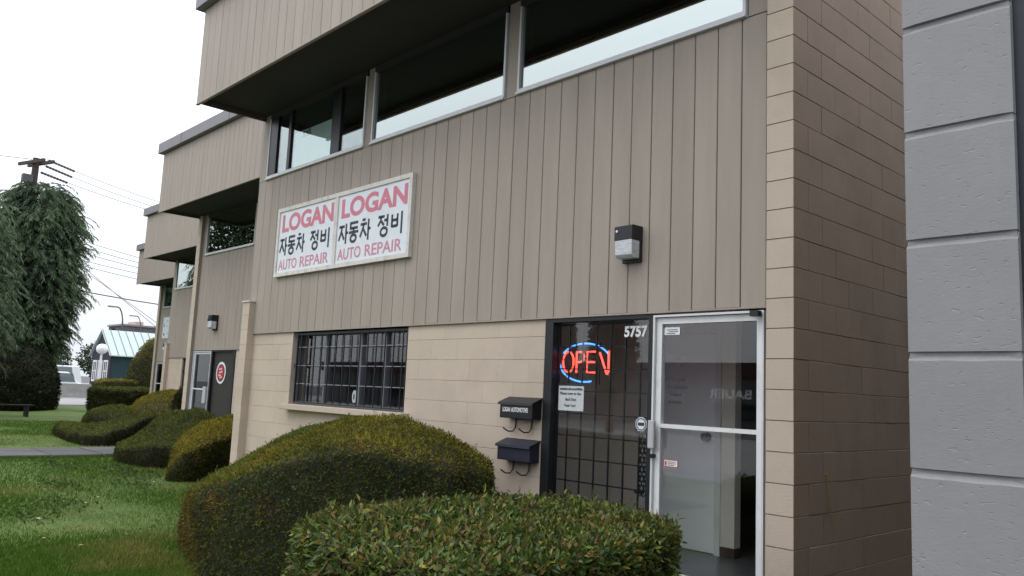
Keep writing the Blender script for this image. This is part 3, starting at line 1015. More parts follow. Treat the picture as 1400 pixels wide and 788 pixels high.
        k = MB(); k.lathe(0, 0, [(0, 0), (.03, 0), (.03, .008), (.012, .012), (.012, .035), (.026, .042), (.028, .058), (.016, .068), (0, .069)], 14)
        me = k.mesh('door_knob', MT['chain'], smooth=True)
        o = link('door_knob', me, idr, (X0-1.715, yp-.001, .595)); o.scale = (1.35, 1.35, 1.2); o.rotation_euler = (PI/2, 0, 0)
        fl = MB(); fl.box(X0-2.85, X0-.22, Y0+.17, yp+3, FL, FL+.004); fl.build('vestibule_floor', MT['floor'], R)
        rw = MB(); rw.box(X0-.30, X0-.22, Y0+.32, yp+3, FL+.005, 2.295); rw.build('vestibule_wall', MT['interior'], R)
        cl_ = MB(); cl_.box(X0-2.85, X0-.31, Y0+.30, yp, 2.26, 2.29); cl_.build('vestibule_ceiling', MT['beige_in'], R)
    return R

LBL = ['nearest taupe sided unit with barred window, glass door and OPEN neon',
       'second unit of the row, door with round red and white sticker',
       'third unit of the row, mostly hidden, showing one narrow upper window',
       'farthest unit at the end of the row, white poster on its siding']
U1 = make_unit(0, 0, False, LBL[0], -8.19, 0.0, near=True)
U2 = make_unit(-16.06, 2.37, True, LBL[1], -16.06, -8.2)
U3 = make_unit(-15.66, 4.74, False, LBL[2], -23.85, -16.08)
U4 = make_unit(-31.42, 7.10, True, LBL[3], -31.42, -23.87)

# ------------------------------------------------------------------ grey neighbour on the right
R = thing('neighbouring_building', (2.18, -3.5, G), 'grey painted block building corner close by on the right', 'building')
core = MB(); core.box(2.0865, 2.2605, -3.5185, 12.0, G-.1, 5.0)
gw = core.build('block_wall', MT['greyblock'], R)
gbm = None
for k in range(-8, 21):
    z = .812+.2005*k
    if z < G-.1: continue
    if gbm is None:
        h = .2005/2
        gb = MB()
        prof = [(.0, -h+.0015), (.0, h-.0145), (.0030, h-.0105), (.0062, h-.006), (.0075, h-.0008), (.3, h-.0008), (.3, -h+.0006), (.0030, -h+.0006)]
        r_ = random.Random(8)
        nx = 9
        vs = []
        for q in range(nx):
            xx = -.0885+.177*q/(nx-1)
            jz = [r_.uniform(-.0009, .0009) for _ in range(4)]
            for a_, (py_, pz_) in enumerate(prof):
                edge = .0035 if q in (0, nx-1) and py_ < .01 else 0
                vs.append((xx, py_+edge, pz_+(jz[a_ % 4] if 1 <= a_ <= 3 else 0)))
        n_ = len(prof)
        fs = [(q*n_+a_, q*n_+(a_+1) % n_, (q+1)*n_+(a_+1) % n_, (q+1)*n_+a_) for q in range(nx-1) for a_ in range(n_)]
        fs += [tuple(range(n_)), tuple((nx-1)*n_+a_ for a_ in range(n_-1, -1, -1))]
        gb.add(vs, fs)
        gbm = gb.mesh('concrete_block', MT['greyblock'])
    link('concrete_block', gbm, gw, (2.1735, -3.525+rnd.uniform(-.0004, .0004), z+.10025))
m = MB(); m.box(2.092, 2.255, -3.1, 12.0, G-.1, 4.95)
m.box(2.256, 9.0, 11.9, 12.1, G-.1, 4.9); m.box(8.8, 9.0, -3.4, 12, G-.1, 4.9); m.box(2.1, 9.0, -3.2, 12, 4.7, 4.97)
m.build('building_shell', MT['greyblock'], R)
m = MB(); m.box(2.2625, 8.8, -3.506, -3.2, 2.4, 4.98); m.box(2.2625, 2.36, -3.507, -3.3, G, 2.4)
m.build('entrance_surround', MT['dark_navy'], R)
m = MB(); m.box(2.36, 8.8, -3.38, -3.37, G, 2.4); m.build('shopfront_glass', MT['glass_dark'], R)
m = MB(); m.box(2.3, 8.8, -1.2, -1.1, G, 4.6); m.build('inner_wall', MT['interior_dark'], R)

# ------------------------------------------------------------------ things on the facade
# shop sign
R = thing('shop_sign', (-5.92, .05, 2.31), 'white two panel auto repair sign with Korean lettering on the siding', 'sign')
f = MB(); xa, xm, xb, za, zb = -7.43, -5.94, -4.40, 2.31, 3.235
frame_box(f, xa, xb, za, zb, .018, .066, .05); f.box(xm-.035, xm+.035, .020, .066, za+.05, zb-.05)
f.build('frame', MT['sign_frame'], R)
def hangul():
    def ov(cx, cz, rx, rz): return [(cx+rx*math.cos(2*PI*i/14), cz+rz*math.sin(2*PI*i/14)) for i in range(15)]
    ja = [[(.02, .9), (.60, .9)], [(.33, .9), (.26, .6), (.02, .12)], [(.30, .58), (.60, .14)], [(.78, 1.04), (.78, -.12)], [(.78, .5), (.99, .5)]]
    dong = [[(.1, 1.0), (.92, 1.0)], [(.16, 1.0), (.16, .70)], [(.1, .70), (.92, .70)], [(.5, .70), (.5, .5)], [(.0, .47), (1.0, .47)], ov(.5, .12, .30, .20)]
    cha = [[(.18, 1.04), (.46, 1.04)], [(.02, .80), (.62, .80)], [(.33, .8), (.26, .55), (.02, .1)], [(.30, .52), (.62, .12)], [(.78, 1.04), (.78, -.12)], [(.78, .5), (.99, .5)]]
    jeong = [[(.02, .98), (.58, .98)], [(.3, .98), (.24, .75), (.02, .5)], [(.3, .74), (.56, .5)], [(.58, .76), (.84, .76)], [(.86, 1.06), (.86, .42)], ov(.58, .14, .30, .22)]
    bi = [[(.06, .98), (.06, .3)], [(.52, .98), (.52, .3)], [(.06, .66), (.52, .66)], [(.06, .34), (.52, .34)], [(.88, 1.06), (.88, -.12)]]
    return [(ja, 0, .155), (dong, .17, .155), (cha, .355, .165), (jeong, .63, .165), (bi, .83, .17)]
for (pa, pb) in ((xa+.05, xm-.035), (xm+.035, xb-.05)):
    m = MB(); m.box(pa, pb, .034, .060, za+.05, zb-.05); pn = m.build('panel', MT['sign_white'], R)
    W_ = pb-pa; H_ = zb-za-.10; z0 = za+.05
    put_text('LOGAN', pa+.05*W_, z0+.655*H_, .0335, .29*H_, MT['pink_red'], pn, .035, 1.0, .92*W_)
    put_text('AUTO', pa+.03*W_, z0+.045*H_, .0335, .165*H_, MT['pink'], pn, .012, 1.0, .345*W_)
    put_text('REPAIR', pa+.435*W_, z0+.045*H_, .0335, .165*H_, MT['pink'], pn, .012, 1.0, .495*W_)
    for word in (hangul()[:3], hangul()[3:]):
        hm = MB()
        for (strokes, off, wd) in word:
            for s_ in strokes:
                hm.stroke([(pa+W_*(.03+.90*(off+wd*u)), z0+H_*(.305+.255*v)) for u, v in s_], .032, .0312, .0026)
        hm.build('lettering', MT['slate'], pn)

# wall lamps
def wall_lamp(x, y, z, label, s=1.0):
    R = thing('wall_lamp', (x, y, z), label, 'lamp', 'dark wall lamps on the siding')
    b = MB(); b.box(x-.09*s, x+.09*s, y-.03*s, y, z, z+.285*s)
    b.prism([(y-.03*s, z+.17*s), (y-.135*s, z+.17*s), (y-.135*s, z+.275*s), (y-.12*s, z+.285*s), (y-.03*s, z+.285*s)], 'x', x-.09*s, x+.09*s)
    b.build('housing', MT['black'], R, bevel=.002)
    l = MB(); l.prism([(y-.03*s, z+.025*s), (y-.10*s, z+.025*s), (y-.13*s, z+.05*s), (y-.133*s, z+.169*s), (y-.03*s, z+.169*s)], 'x', x-.085*s, x+.085*s)
    l.build('lens', MT['lens'], R, bevel=.004)
    c = MB(); c.tube([(x-.06*s, y-.136*s, z+.24*s), (x-.06*s, y-.143*s, z+.24*s)], .010*s, 10); c.build('photocell', MT['globe'], R)
    return R
wall_lamp(-1.405, .066, 1.985, 'black wall lamp with clear lens on the nearest unit, above the door')
wall_lamp(-14.75, 2.37+.066, 2.0, 'dark wall lamp above the door with the round sticker', 1.15)
wall_lamp(-30.15, 7.10+.066, 1.97, 'dark wall lamp beside the far door at the end of the row', 1.15)

# mailboxes
def mailbox(x, z, label, text):
    R = thing('mailbox', (x, .09, z), label, 'mailbox', 'black mailboxes on the block wall')
    w2 = .205
    b = MB(); b.prism([(.089, z), (-.03, z), (-.03, z+.135), (.089, z+.185)], 'x', x-w2, x+w2)
    b.build('box', MT['black' if text else 'dark_navy'], R, bevel=.004)
    l = MB(); l.prism([(.089, z+.187), (-.045, z+.137), (-.048, z+.115), (-.044, z+.115), (-.040, z+.132), (.089, z+.176)], 'x', x-w2-.012, x+w2+.012)
    l.build('lid', MT['black' if text else 'dark_navy'], R)
    for dx in (-.10, .10):
        h = MB(); pts = [(x+dx+.02, .075, z), (x+dx+.02, .06, z-.10)]
        pts += [(x+dx+.02-.02*math.sin(t*.3)*.2, .06-.05*math.sin(t*PI/8), z-.10-.03*math.sin(t*PI/8)+ (0.03*max(0, t-4)/4)) for t in range(1, 9)]
        pts = [(x+dx, .08, z+.004), (x+dx, .07, z-.085), (x+dx-.012, .055, z-.115), (x+dx-.035, .02, z-.118), (x+dx-.06, -.01, z-.095), (x+dx-.065, -.015, z-.085)]
        h.tube(pts, .007, 6); h.build('newspaper_hook', MT['black'], R)
    if text:
        put_text('LOGAN', x-.165, z+.055, -.0305, .042, MT['white'], R, .03, 1.0, .098)
        put_text('AUTOMOTIVE', x-.055, z+.055, -.0305, .042, MT['white'], R, .03, 1.0, .21)
    return R
mailbox(-2.59, .70, 'upper black mailbox with white lettering on the block wall', True)
mailbox(-2.60, .335, 'lower plain dark blue black mailbox without lettering', False)

# neon sign
R = thing('neon_sign', (-1.98, .18, 1.04), 'lit red and blue neon OPEN sign inside the storefront glass', 'neon sign')
yn = .182
def tub(name, pts, m_, r=.0085):
    b = MB(); b.tube([(x, yn, z) for x, z in pts], r, 8); return b.build(name, MT[m_], R, smooth=True)
zlo, zhi = 1.118, 1.292
arc = lambda cx, cz, rx, rz, a0, a1, n=16: [(cx+rx*math.cos(math.radians(a0+(a1-a0)*i/n)), cz+rz*math.sin(math.radians(a0+(a1-a0)*i/n))) for i in range(n+1)]
tub('letter_tube', arc(-2.178, 1.205, .062, .088, -80, 260), 'neon_red')
tub('letter_tube', [(-2.082, zlo-.004), (-2.082, zhi)] + arc(-2.045, 1.248, .045, .044, 90, -90, 10) + [(-2.078, 1.204)], 'neon_red')
tub('letter_tube', [(-1.862, zhi), (-1.962, zhi), (-1.962, zlo), (-1.862, zlo)], 'neon_red')
tub('letter_tube', [(-1.957, 1.205), (-1.88, 1.205)], 'neon_red')
tub('letter_tube', [(-1.825, 1.285), (-1.745, zlo-.01), (-1.735, zlo-.012), (-1.727, zlo), (-1.727, zhi+.006)], 'neon_red')
for a0, a1 in ((28, 62), (68, 108), (113, 150), (185, 222), (226, 262), (266, 286)):
    tub('border_tube', arc(-1.99, 1.200, .285, .162, a0, a1), 'neon_blue', .0075)
bk = MB()
for z in (1.16, 1.25): bk.box(-2.25, -1.72, yn+.02, yn+.028, z-.004, z+.004)
for x in (-2.1, -1.85): bk.box(x-.004, x+.004, yn+.028, yn+.036, 1.02, 1.37)
bk.build('backing_frame', MT['black'], R)
w_ = MB(); w_.tube([(-2.0, yn+.02, 1.36), (-2.0, yn+.02, 1.55)], .002, 5); w_.build('hanging_wire', MT['black'], R)

# notice
R = thing('paper_notice', (-2.09, .14, .79), 'white printed notice sheet taped below the neon sign', 'notice')
m = MB(); m.box(-2.232, -1.945, .1322, .1336, .792, 1.004); m.box(-2.238, -1.94, .1318, .1328, 1.0, 1.022, 1)
sh = m.build('sheet', [MT['paper'], MT['slate']], R)
# seen from the street the sheet stands in front of the glass
for t_, x_, z_, h_, wd in (('Please', -2.212, .925, .024, .078), ('come', -2.125, .925, .017, .06), ('to', -2.055, .925, .021, .025), ('the', -2.018, .925, .024, .044), ('Back', -2.15, .875, .026, .056),
                           ('Door.', -2.085, .875, .026, .062), ('Thank', -2.165, .825, .022, .068), ('You', -2.09, .825, .022, .038), ('!!', -2.045, .825, .022, .012)):
    put_text(t_, x_, z_, .1321, h_, MT['ink'], R, .01, 1.0, wd)
m = MB()
r_ = random.Random(3)
x_ = -2.215
while x_ < -1.97:
    w2 = r_.uniform(.008, .018); m.box(x_, x_+w2*.75, .1305, .1321, .965, .965+.02*r_.uniform(.6, 1)); x_ += w2
m.build('lettering', MT['ink'], R)

# chain hanging behind the glass
R = thing('chain', (-1.375, .19, .2), 'dark steel chain hanging inside the storefront grille', 'chain')
lk = MB(); lk.tube([(.016*math.cos(2*PI*i/10), 0, .026*math.sin(2*PI*i/10)) for i in range(11)], .0055, 6, cap=False)
lme = lk.mesh('link', MT['chain'])
for c_ in range(2):
    for i in range(13):
        o = link('chain_link', lme, R, (-1.395+c_*.04, .20, .625-i*.036))
        o.rotation_euler = (0, 0, PI/2*(i % 2)+.35+c_*.5)
m = MB(); m.box(-1.43, -1.345, .178, .192, .185, .207); m.tube([(-1.40, .19, .62), (-1.43, .18, .66), (-1.42, .172, .70)], .006, 6); m.build('hook', MT['chain'], R)

# pale oval disc standing in the barred window
R = thing('oval_plaque', (-5.62, .24, .74), 'small white oval plaque standing inside the barred window', 'plaque')
m = MB(); m.prism([(-5.62+.045*math.cos(i*PI/9), .80+.075*math.sin(i*PI/9)) for i in range(18)], 'y', .245, .252); pq = m.build('disc', MT['paper'], R)
m = MB(); m.box(-5.63, -5.61, .2405, .2445, .77, .83); m.build('mark', MT['slate'], R)

# sign on the far unit
R = thing('poster', (-30.25, 7.16, 2.5), 'white poster on the siding of the farthest unit', 'poster')
m = MB(); m.box(-30.78, -29.71, 7.145, 7.165, 2.50, 3.34); m.build('sheet', MT['sign_white'], R)
m = MB()
r_ = random.Random(9)
for i in range(7):
    for j in range(2):
        a = r_.uniform(-.45, .1)+j*.2
        m.box(-30.25+a, -30.25+a+r_.uniform(.08, .2), 7.1435, 7.1448, 3.2-.1*i-.03*j, 3.21-.1*i-.03*j)
m.box(-30.66, -30.56, 7.1435, 7.1448, 2.62, 2.72); m.box(-30.7, -30.62, 7.142, 7.1434, 2.95, 3.05)
m.build('print', MT['slate'], R)

# yellow cord on the side wall
R = thing('cord', (.01, 1.0, .1), 'thin yellow cord hanging from a hook on the taupe side wall', 'cord')
m = MB(); m.tube([(.008, .43, .46), (.010, .45, .36), (.012, .50, .20), (.010, .555, .07)], .003, 6); m.build('strand', MT['yellow'], R)
m = MB(); m.tube([(-.002, .43, .462), (.02, .43, .462), (.022, .43, .475)], .006, 6); m.build('hook', MT['yellow'], R)

# ------------------------------------------------------------------ hedges
def pal_big(P, N, rng):  # yellowed tops and browned end; side greens also darkened to imitate self-shading
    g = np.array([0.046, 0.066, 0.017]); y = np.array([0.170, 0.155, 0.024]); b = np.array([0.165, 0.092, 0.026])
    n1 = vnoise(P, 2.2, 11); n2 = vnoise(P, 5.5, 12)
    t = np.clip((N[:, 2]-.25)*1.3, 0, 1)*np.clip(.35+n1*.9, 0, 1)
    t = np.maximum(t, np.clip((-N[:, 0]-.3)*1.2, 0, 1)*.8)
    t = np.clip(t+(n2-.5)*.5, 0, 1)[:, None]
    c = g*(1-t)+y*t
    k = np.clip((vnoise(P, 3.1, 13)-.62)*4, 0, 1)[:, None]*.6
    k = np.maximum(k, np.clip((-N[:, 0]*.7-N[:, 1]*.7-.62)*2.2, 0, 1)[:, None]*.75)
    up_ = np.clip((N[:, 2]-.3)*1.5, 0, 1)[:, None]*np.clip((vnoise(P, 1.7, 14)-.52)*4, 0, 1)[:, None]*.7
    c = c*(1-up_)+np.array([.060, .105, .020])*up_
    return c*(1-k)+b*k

def pal_dark(P, N, rng):  # light and shade put into leaf colour: paler tops, darker sides by normal
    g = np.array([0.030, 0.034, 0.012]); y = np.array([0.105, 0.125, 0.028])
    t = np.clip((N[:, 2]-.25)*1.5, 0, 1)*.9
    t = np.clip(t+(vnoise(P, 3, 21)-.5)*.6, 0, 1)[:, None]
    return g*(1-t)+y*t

def pal_olive(P, N, rng):  # olive to mustard by normal, with the shade of the sides painted in
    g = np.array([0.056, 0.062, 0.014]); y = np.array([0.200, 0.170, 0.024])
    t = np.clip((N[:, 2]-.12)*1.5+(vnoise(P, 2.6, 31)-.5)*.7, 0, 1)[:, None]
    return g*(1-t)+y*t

def pal_box(P, N, rng):
    n = len(P)
    cols = np.array([[.056, .094, .018], [.078, .118, .020], [.125, .145, .026], [.23, .195, .034], [.15, .09, .03], [.046, .078, .026]])
    pr = np.array([.32, .28, .16, .09, .05, .10])
    base = cols[rng.choice(6, n, p=pr)]
    k = np.clip((vnoise(P, 4, 41)-.55)*3, 0, 1)[:, None]*.5
    return base*(1-k)+np.array([.15, .13, .03])*k

WV = {
'H2': ([(-9.85, -.22, -.42), (-9.72, -0.12, -0.22), (-9.65, .0, -0.12), (-9.65, 0.13, -0.07), (-9.8, 0.47, 0.03), (-10.0, 0.85, 0.11), (-10.1, 1.5, .13)],
       [(-10.15, -.05, -.35), (-10.4, 0.08, -0.13), (-10.9, 0.47, 0.05), (-11.1, 0.8, 0.21), (-11.2, 1.12, 0.29), (-11.2, 1.41, 0.35), (-11.1, 1.9, .35)]),
'H3': ([(-13.65, 0.25, -0.54), (-13.3, 0.2, -0.43), (-13.0, 0.19, -0.36), (-12.3, 0.19, -0.27), (-12.0, 0.33, -0.23), (-11.8, 0.52, -0.23), (-11.6, 0.7, -0.26), (-11.5, 0.92, -0.29), (-11.5, 1.5, -.3)],
       [(-13.95, .35, -.47), (-13.95, 0.4, -0.37), (-14.1, 0.69, -0.25), (-14.0, 0.91, -0.06), (-13.9, 1.13, 0.2), (-13.6, 1.31, 0.37), (-13.2, 1.52, 0.38), (-12.8, 1.8, 0.25), (-12.6, 2.1, .1)]),
'H4': ([(-20.6, .98, -.47), (-20.0, 0.9, -0.42), (-18.2, 0.66, -0.39), (-16.9, 0.62, -0.35), (-16.8, 1.06, -0.31), (-17.0, 1.65, -0.16), (-17.2, 2.11, 0.04), (-17.2, 2.7, .08)],
       [(-21.0, 1.1, -.40), (-20.8, 1.15, -0.29), (-20.0, 1.25, -0.27), (-18.5, 1.2, -0.21), (-18.3, 1.58, -0.14), (-18.2, 2.07, 0.0), (-18.0, 2.43, 0.12), (-17.9, 2.95, .15)]),
}
BL = {
'H5': [(-23.5, 3.4, -.45, 1.7, .8, .52, 0)],
'H6': [(-22.5, 4.75, -.2, 2.6, 1.3, .77, -20)],
}
CRE = [(-4.27, -2.12, -.12), (-3.95, -2.26, .02), (-3.30, -2.24, .225), (-2.94, -2.12, .345), (-2.72, -1.97, .43), (-2.46, -1.72, .50), (-2.33, -1.42, .43), (-2.15, -1.02, .375), (-2.22, -.62, .30)]
SKL = [(-4.80, -1.95, -.084), (-5.18, -1.6, -.026), (-5.25, -1.25, .119), (-5.25, -.95, .304), (-5.03, -.75, .451), (-4.53, -.55, .605), (-3.73, -.5, .666), (-2.95, -.42, .566), (-2.50, -.36, .364)]
def wave_body(CRE, SKL, under=True, ymax=.02, thick=.35, voxel=.045, smooth=10, bumps=.035, seed=3):
    V = []; F = []
    for (c, k) in zip(CRE, SKL):
        c, k = Vector(c), Vector(k)
        o = (c-k); o.z = 0; o.normalize()
        back = Vector((k.x, k.y, 0))-o*thick
        mid = c.lerp(k, .5)+Vector((0, 0, .012))
        ib = (.40 if c.x < -4.1 else (.22 if c.x < -3.6 else .06)) if under else -.03
        V += [(c.x-o.x*.02+ib, c.y-o.y*.02, G-.12), (c.x+o.x*.03+ib*.35, c.y+o.y*.03, (G+c.z)/2), (c.x, c.y, c.z-.02), tuple(mid), (k.x, k.y, k.z), (back.x, min(back.y, ymax), k.z*.55+G*.3), (back.x, min(back.y, ymax), G-.12)]
    n = 7
    for i in range(len(CRE)-1):
        for j in range(n):
            F.append((i*n+j, i*n+(j+1) % n, (i+1)*n+(j+1) % n, (i+1)*n+j))
    F.append(tuple(range(n-1, -1, -1))); F.append(tuple((len(CRE)-1)*n+j for j in range(n)))
    me = bpy.data.meshes.new('body'); me.from_pydata(V, [], F)
    bm = bmesh.new(); bm.from_mesh(me); bmesh.ops.triangulate(bm, faces=bm.faces); bmesh.ops.recalc_face_normals(bm, faces=bm.faces); bm.to_mesh(me); bm.free()
    return remesh(me, voxel, smooth, bumps, seed)
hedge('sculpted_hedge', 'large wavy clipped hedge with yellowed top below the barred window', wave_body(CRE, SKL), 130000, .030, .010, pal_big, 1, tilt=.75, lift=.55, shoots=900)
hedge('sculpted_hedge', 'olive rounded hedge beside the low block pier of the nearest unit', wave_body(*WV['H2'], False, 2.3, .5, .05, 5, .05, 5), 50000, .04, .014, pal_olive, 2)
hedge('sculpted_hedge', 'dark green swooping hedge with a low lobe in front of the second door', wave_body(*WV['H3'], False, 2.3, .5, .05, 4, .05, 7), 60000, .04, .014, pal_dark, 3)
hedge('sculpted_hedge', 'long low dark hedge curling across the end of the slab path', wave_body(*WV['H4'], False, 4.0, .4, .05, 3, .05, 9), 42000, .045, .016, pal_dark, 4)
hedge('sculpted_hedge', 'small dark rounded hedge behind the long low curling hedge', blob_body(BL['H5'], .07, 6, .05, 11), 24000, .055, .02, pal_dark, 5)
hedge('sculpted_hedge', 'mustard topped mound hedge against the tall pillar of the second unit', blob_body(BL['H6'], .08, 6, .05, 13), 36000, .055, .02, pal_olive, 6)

def super_box(cx, cy, rx, ry, z0, z1, p=5.0, rot=0.0, rag=0.0):
    bm = bmesh.new(); bmesh.ops.create_icosphere(bm, subdivisions=6, radius=1)
    hz = (z1-z0)/2
    for v in bm.verts:
        d = v.co.normalized()
        r = (abs(d.x)**p+abs(d.y)**p)**(1/p)
        k = (r**9+abs(d.z)**9)**(1/9)
        x, y, z = d.x/k*rx, d.y/k*ry, d.z/k*hz
        c, s = math.cos(rot), math.sin(rot)
        v.co = (cx+c*x-s*y, cy+s*x+c*y, z0+hz+z)
    me = bpy.data.meshes.new('body'); bm.to_mesh(me); bm.free()
    n = len(me.vertices)
    co = np.empty(n*3, dtype=np.float32); me.vertices.foreach_get('co', co); co = co.reshape(n, 3)
    nr = np.empty(n*3, dtype=np.float32); me.vertices.foreach_get('normal', nr); nr = nr.reshape(n, 3)
    co = co+nr*((vnoise(co, 3, 51)-.5)*rag*1.3+(vnoise(co, 8, 52)-.5)*rag)[:, None]
    me.vertices.foreach_set('co', co.ravel().astype(np.float32)); me.update()
    return me
def plan_body(pts, z0, z1):
    b = MB(); b.prism(pts, 'z', z0, z1)
    me = b.mesh('body', MT['hedge_core'])
    bm = bmesh.new(); bm.from_mesh(me); bmesh.ops.triangulate(bm, faces=bm.faces); bm.to_mesh(me); bm.free()
    return remesh(me, .035, 2, .055, 52)
hedge('box_hedge', 'flat topped leafy hedge close to the camera in front of the door', plan_body([(-1.48, -2.05), (-1.46, -1.5), (-1.37, -1.10), (-1.08, -.88), (-.7, -.86), (-.36, -.95), (.0, -1.21), (.13, -1.75), (.20, -2.2), (.27, -2.93), (-.3, -3.05), (-.85, -3.02), (-1.19, -2.86), (-1.38, -2.5)], G-.1, .235),
      82000, .043, .0175, pal_box, 7, 'leaf_gloss', tilt=.85, lift=.42, fold=True, brown=.05, shoots=900)
# far clipped hedges by the end of the row
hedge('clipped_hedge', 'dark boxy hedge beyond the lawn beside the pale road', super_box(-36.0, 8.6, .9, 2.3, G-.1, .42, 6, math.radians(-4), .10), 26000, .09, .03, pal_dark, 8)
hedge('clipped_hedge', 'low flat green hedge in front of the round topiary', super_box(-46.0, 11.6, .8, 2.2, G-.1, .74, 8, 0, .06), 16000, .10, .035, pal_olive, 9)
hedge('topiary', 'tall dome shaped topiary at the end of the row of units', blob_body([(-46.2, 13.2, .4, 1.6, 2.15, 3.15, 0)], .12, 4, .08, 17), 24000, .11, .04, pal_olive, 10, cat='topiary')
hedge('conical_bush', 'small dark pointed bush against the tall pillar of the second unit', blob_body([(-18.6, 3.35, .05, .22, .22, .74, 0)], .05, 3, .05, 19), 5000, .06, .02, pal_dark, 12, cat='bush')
hedge('clipped_bush', 'big dark clipped bush under the weeping trees', blob_body([(-37.0, 2.9, .2, 2.0, 2.35, 2.1, 0), (-36.2, 1.6, .0, 1.6, 2.0, 1.5, 0)], .14, 4, .12, 23), 30000, .12, .045,
      lambda P, N, rng: np.tile(np.array([.014, .021, .012]), (len(P), 1)), 13, cat='bush')

# ------------------------------------------------------------------ trees
def weeping_tree(name, label, x, y, H, prof, nspray, seed, tone, tone2, z0=1.6, group=None, strand=(.24, .036)):
    """prof: list of (height fraction, radius). drooping sprays of strands from real branches"""
    rng = np.random.default_rng(seed)
    R = thing(name, (x, y, G), label, 'tree', group)
    m = MB(); m.tube([(x, y, G-.1), (x+.05, y, G+H*.3), (x-.05, y+.05, G+H*.65), (x, y, G+H*.97)], [.30, .24, .14, .03], 10)
    m.build('trunk', MT['bark'], R)
    hf = np.array([q[0] for q in prof]); rf = np.array([q[1] for q in prof])
    # boughs spread over the crown; every bough carries arching plumes, every plume two rows of fine strands
    nb = nspray//9
    tb = (np.arange(nb)+rng.random(nb))/nb
    tb = np.interp(tb, np.cumsum(np.interp(np.linspace(0, 1, 50), hf, rf)+.3)/np.sum(np.interp(np.linspace(0, 1, 50), hf, rf)+.3), np.linspace(0, 1, 50))
    ab = np.arange(nb)*2.399+rng.normal(size=nb)*.3
    rb = np.interp(tb, hf, rf)*(.68+.50*rng.random(nb))
    bi_ = np.repeat(np.arange(nb), 9); n = len(bi_)
    t = np.clip(tb[bi_]+rng.normal(size=n)*.018, 0, 1)
    ang = ab[bi_]+rng.normal(size=n)*.30/np.maximum(rb[bi_], .4)
    rad = rb[bi_]*(.25+.62*rng.random(n)**.6)
    zz = z0+t*(H+G-z0)+(rad/np.maximum(rb[bi_], .2)-.5)*.35
    P0 = np.c_[x+np.cos(ang)*rad, y+np.sin(ang)*rad, zz]
    out = np.c_[np.cos(ang), np.sin(ang), np.zeros(n)]
    ns = 22
    Ls = .50+.55*rng.random(n)
    s = np.linspace(0, 1, ns)[None, :, None]
    side = np.cross(out, np.array([0, 0, 1.0]))
    yawj = rng.normal(size=n)*.55
    dirn = out*np.cos(yawj)[:, None]+side*np.sin(yawj)[:, None]
    rise = (.45+.45*rng.random(n))[:, None, None]; drop = (.75+.45*rng.random(n))[:, None, None]
    tw = P0[:, None, :]+dirn[:, None, :]*(s*Ls[:, None, None])+np.array([0, 0, 1.0])*((rise*s-drop*s*s)*Ls[:, None, None])
    tang = np.gradient(tw, axis=1)
    sd_ = np.cross(dirn, np.array([0, 0, 1.0]))
    Vs = []; Cs = []
    for sg in (-1, 1):
        base = tw.reshape(-1, 3); k = len(base)
        d = unit(unit(tang.reshape(-1, 3))*.85+np.repeat(sd_, ns, 0)*sg*.55+np.array([0, 0, -1.0])*(.05+.30*rng.random(k))[:, None]+rng.normal(size=(k, 3))*.25)
        L = strand[0]*(.4+.8*rng.random(k))[:, None]; W = strand[1]*(.6+.7*rng.random(k))[:, None]
        T = unit(np.cross(d, rng.normal(size=(k, 3))))
        Vs.append(np.stack([base, base+d*L*.4+T*W*.5, base+d*L+np.array([0, 0, -.03]), base+d*L*.4-T*W*.5], 1).reshape(-1, 3))
        tipw = np.tile(np.linspace(0, 1, ns), n)[:, None]
        mixv = np.clip(.02+.75*tipw+((vnoise(base, .9, seed+5)-.5)*1.2)[:, None], 0, 1)
        Cs.append((np.array(tone)*(1-mixv)+np.array(tone2)*mixv)*(.7+.6*rng.random(k))[:, None])
    V = np.concatenate(Vs); col = np.concatenate(Cs)
    F = np.arange(len(V)).reshape(-1, 4)
    org = np.array([x, y, G])
    link('crown', np_mesh('crown', V-org, F, MT['needle'], np.repeat(col, 4, 0)), R, kind='stuff')
    # limbs
    lm = MB()
    for i in range(0, n, max(1, n//70)):
        a = ang[i]; r_ = rad[i]; z_ = zz[i]
        lm.tube([(x, y, z_-.3), (x+math.cos(a)*r_*.5, y+math.sin(a)*r_*.5, z_+.1), tuple(P0[i])], [.06, .04, .012], 5)
    lm.build('limbs', MT['bark'], R)
    return R
weeping_tree('weeping_conifer', 'large weeping conifer in front of the utility pole, rounded top', -40.0, 4.35, 10.1,
             [(0, .9), (.12, 1.5), (.35, 1.95), (.6, 1.95), (.8, 1.7), (.93, 1.25), (1, .5)], 4300, 31, (.030, .048, .032), (.130, .180, .100), 1.6, 'weeping conifers on the lawn')
weeping_tree('weeping_conifer', 'paler weeping conifer cut off by the left edge of the photo', -30.5, -.75, 8.2,
             [(0, 1.7), (.15, 2.2), (.4, 2.3), (.65, 2.0), (.85, 1.5), (1, .5)], 3800, 37, (.038, .058, .040), (.150, .20, .118), 1.3, 'weeping conifers on the lawn')

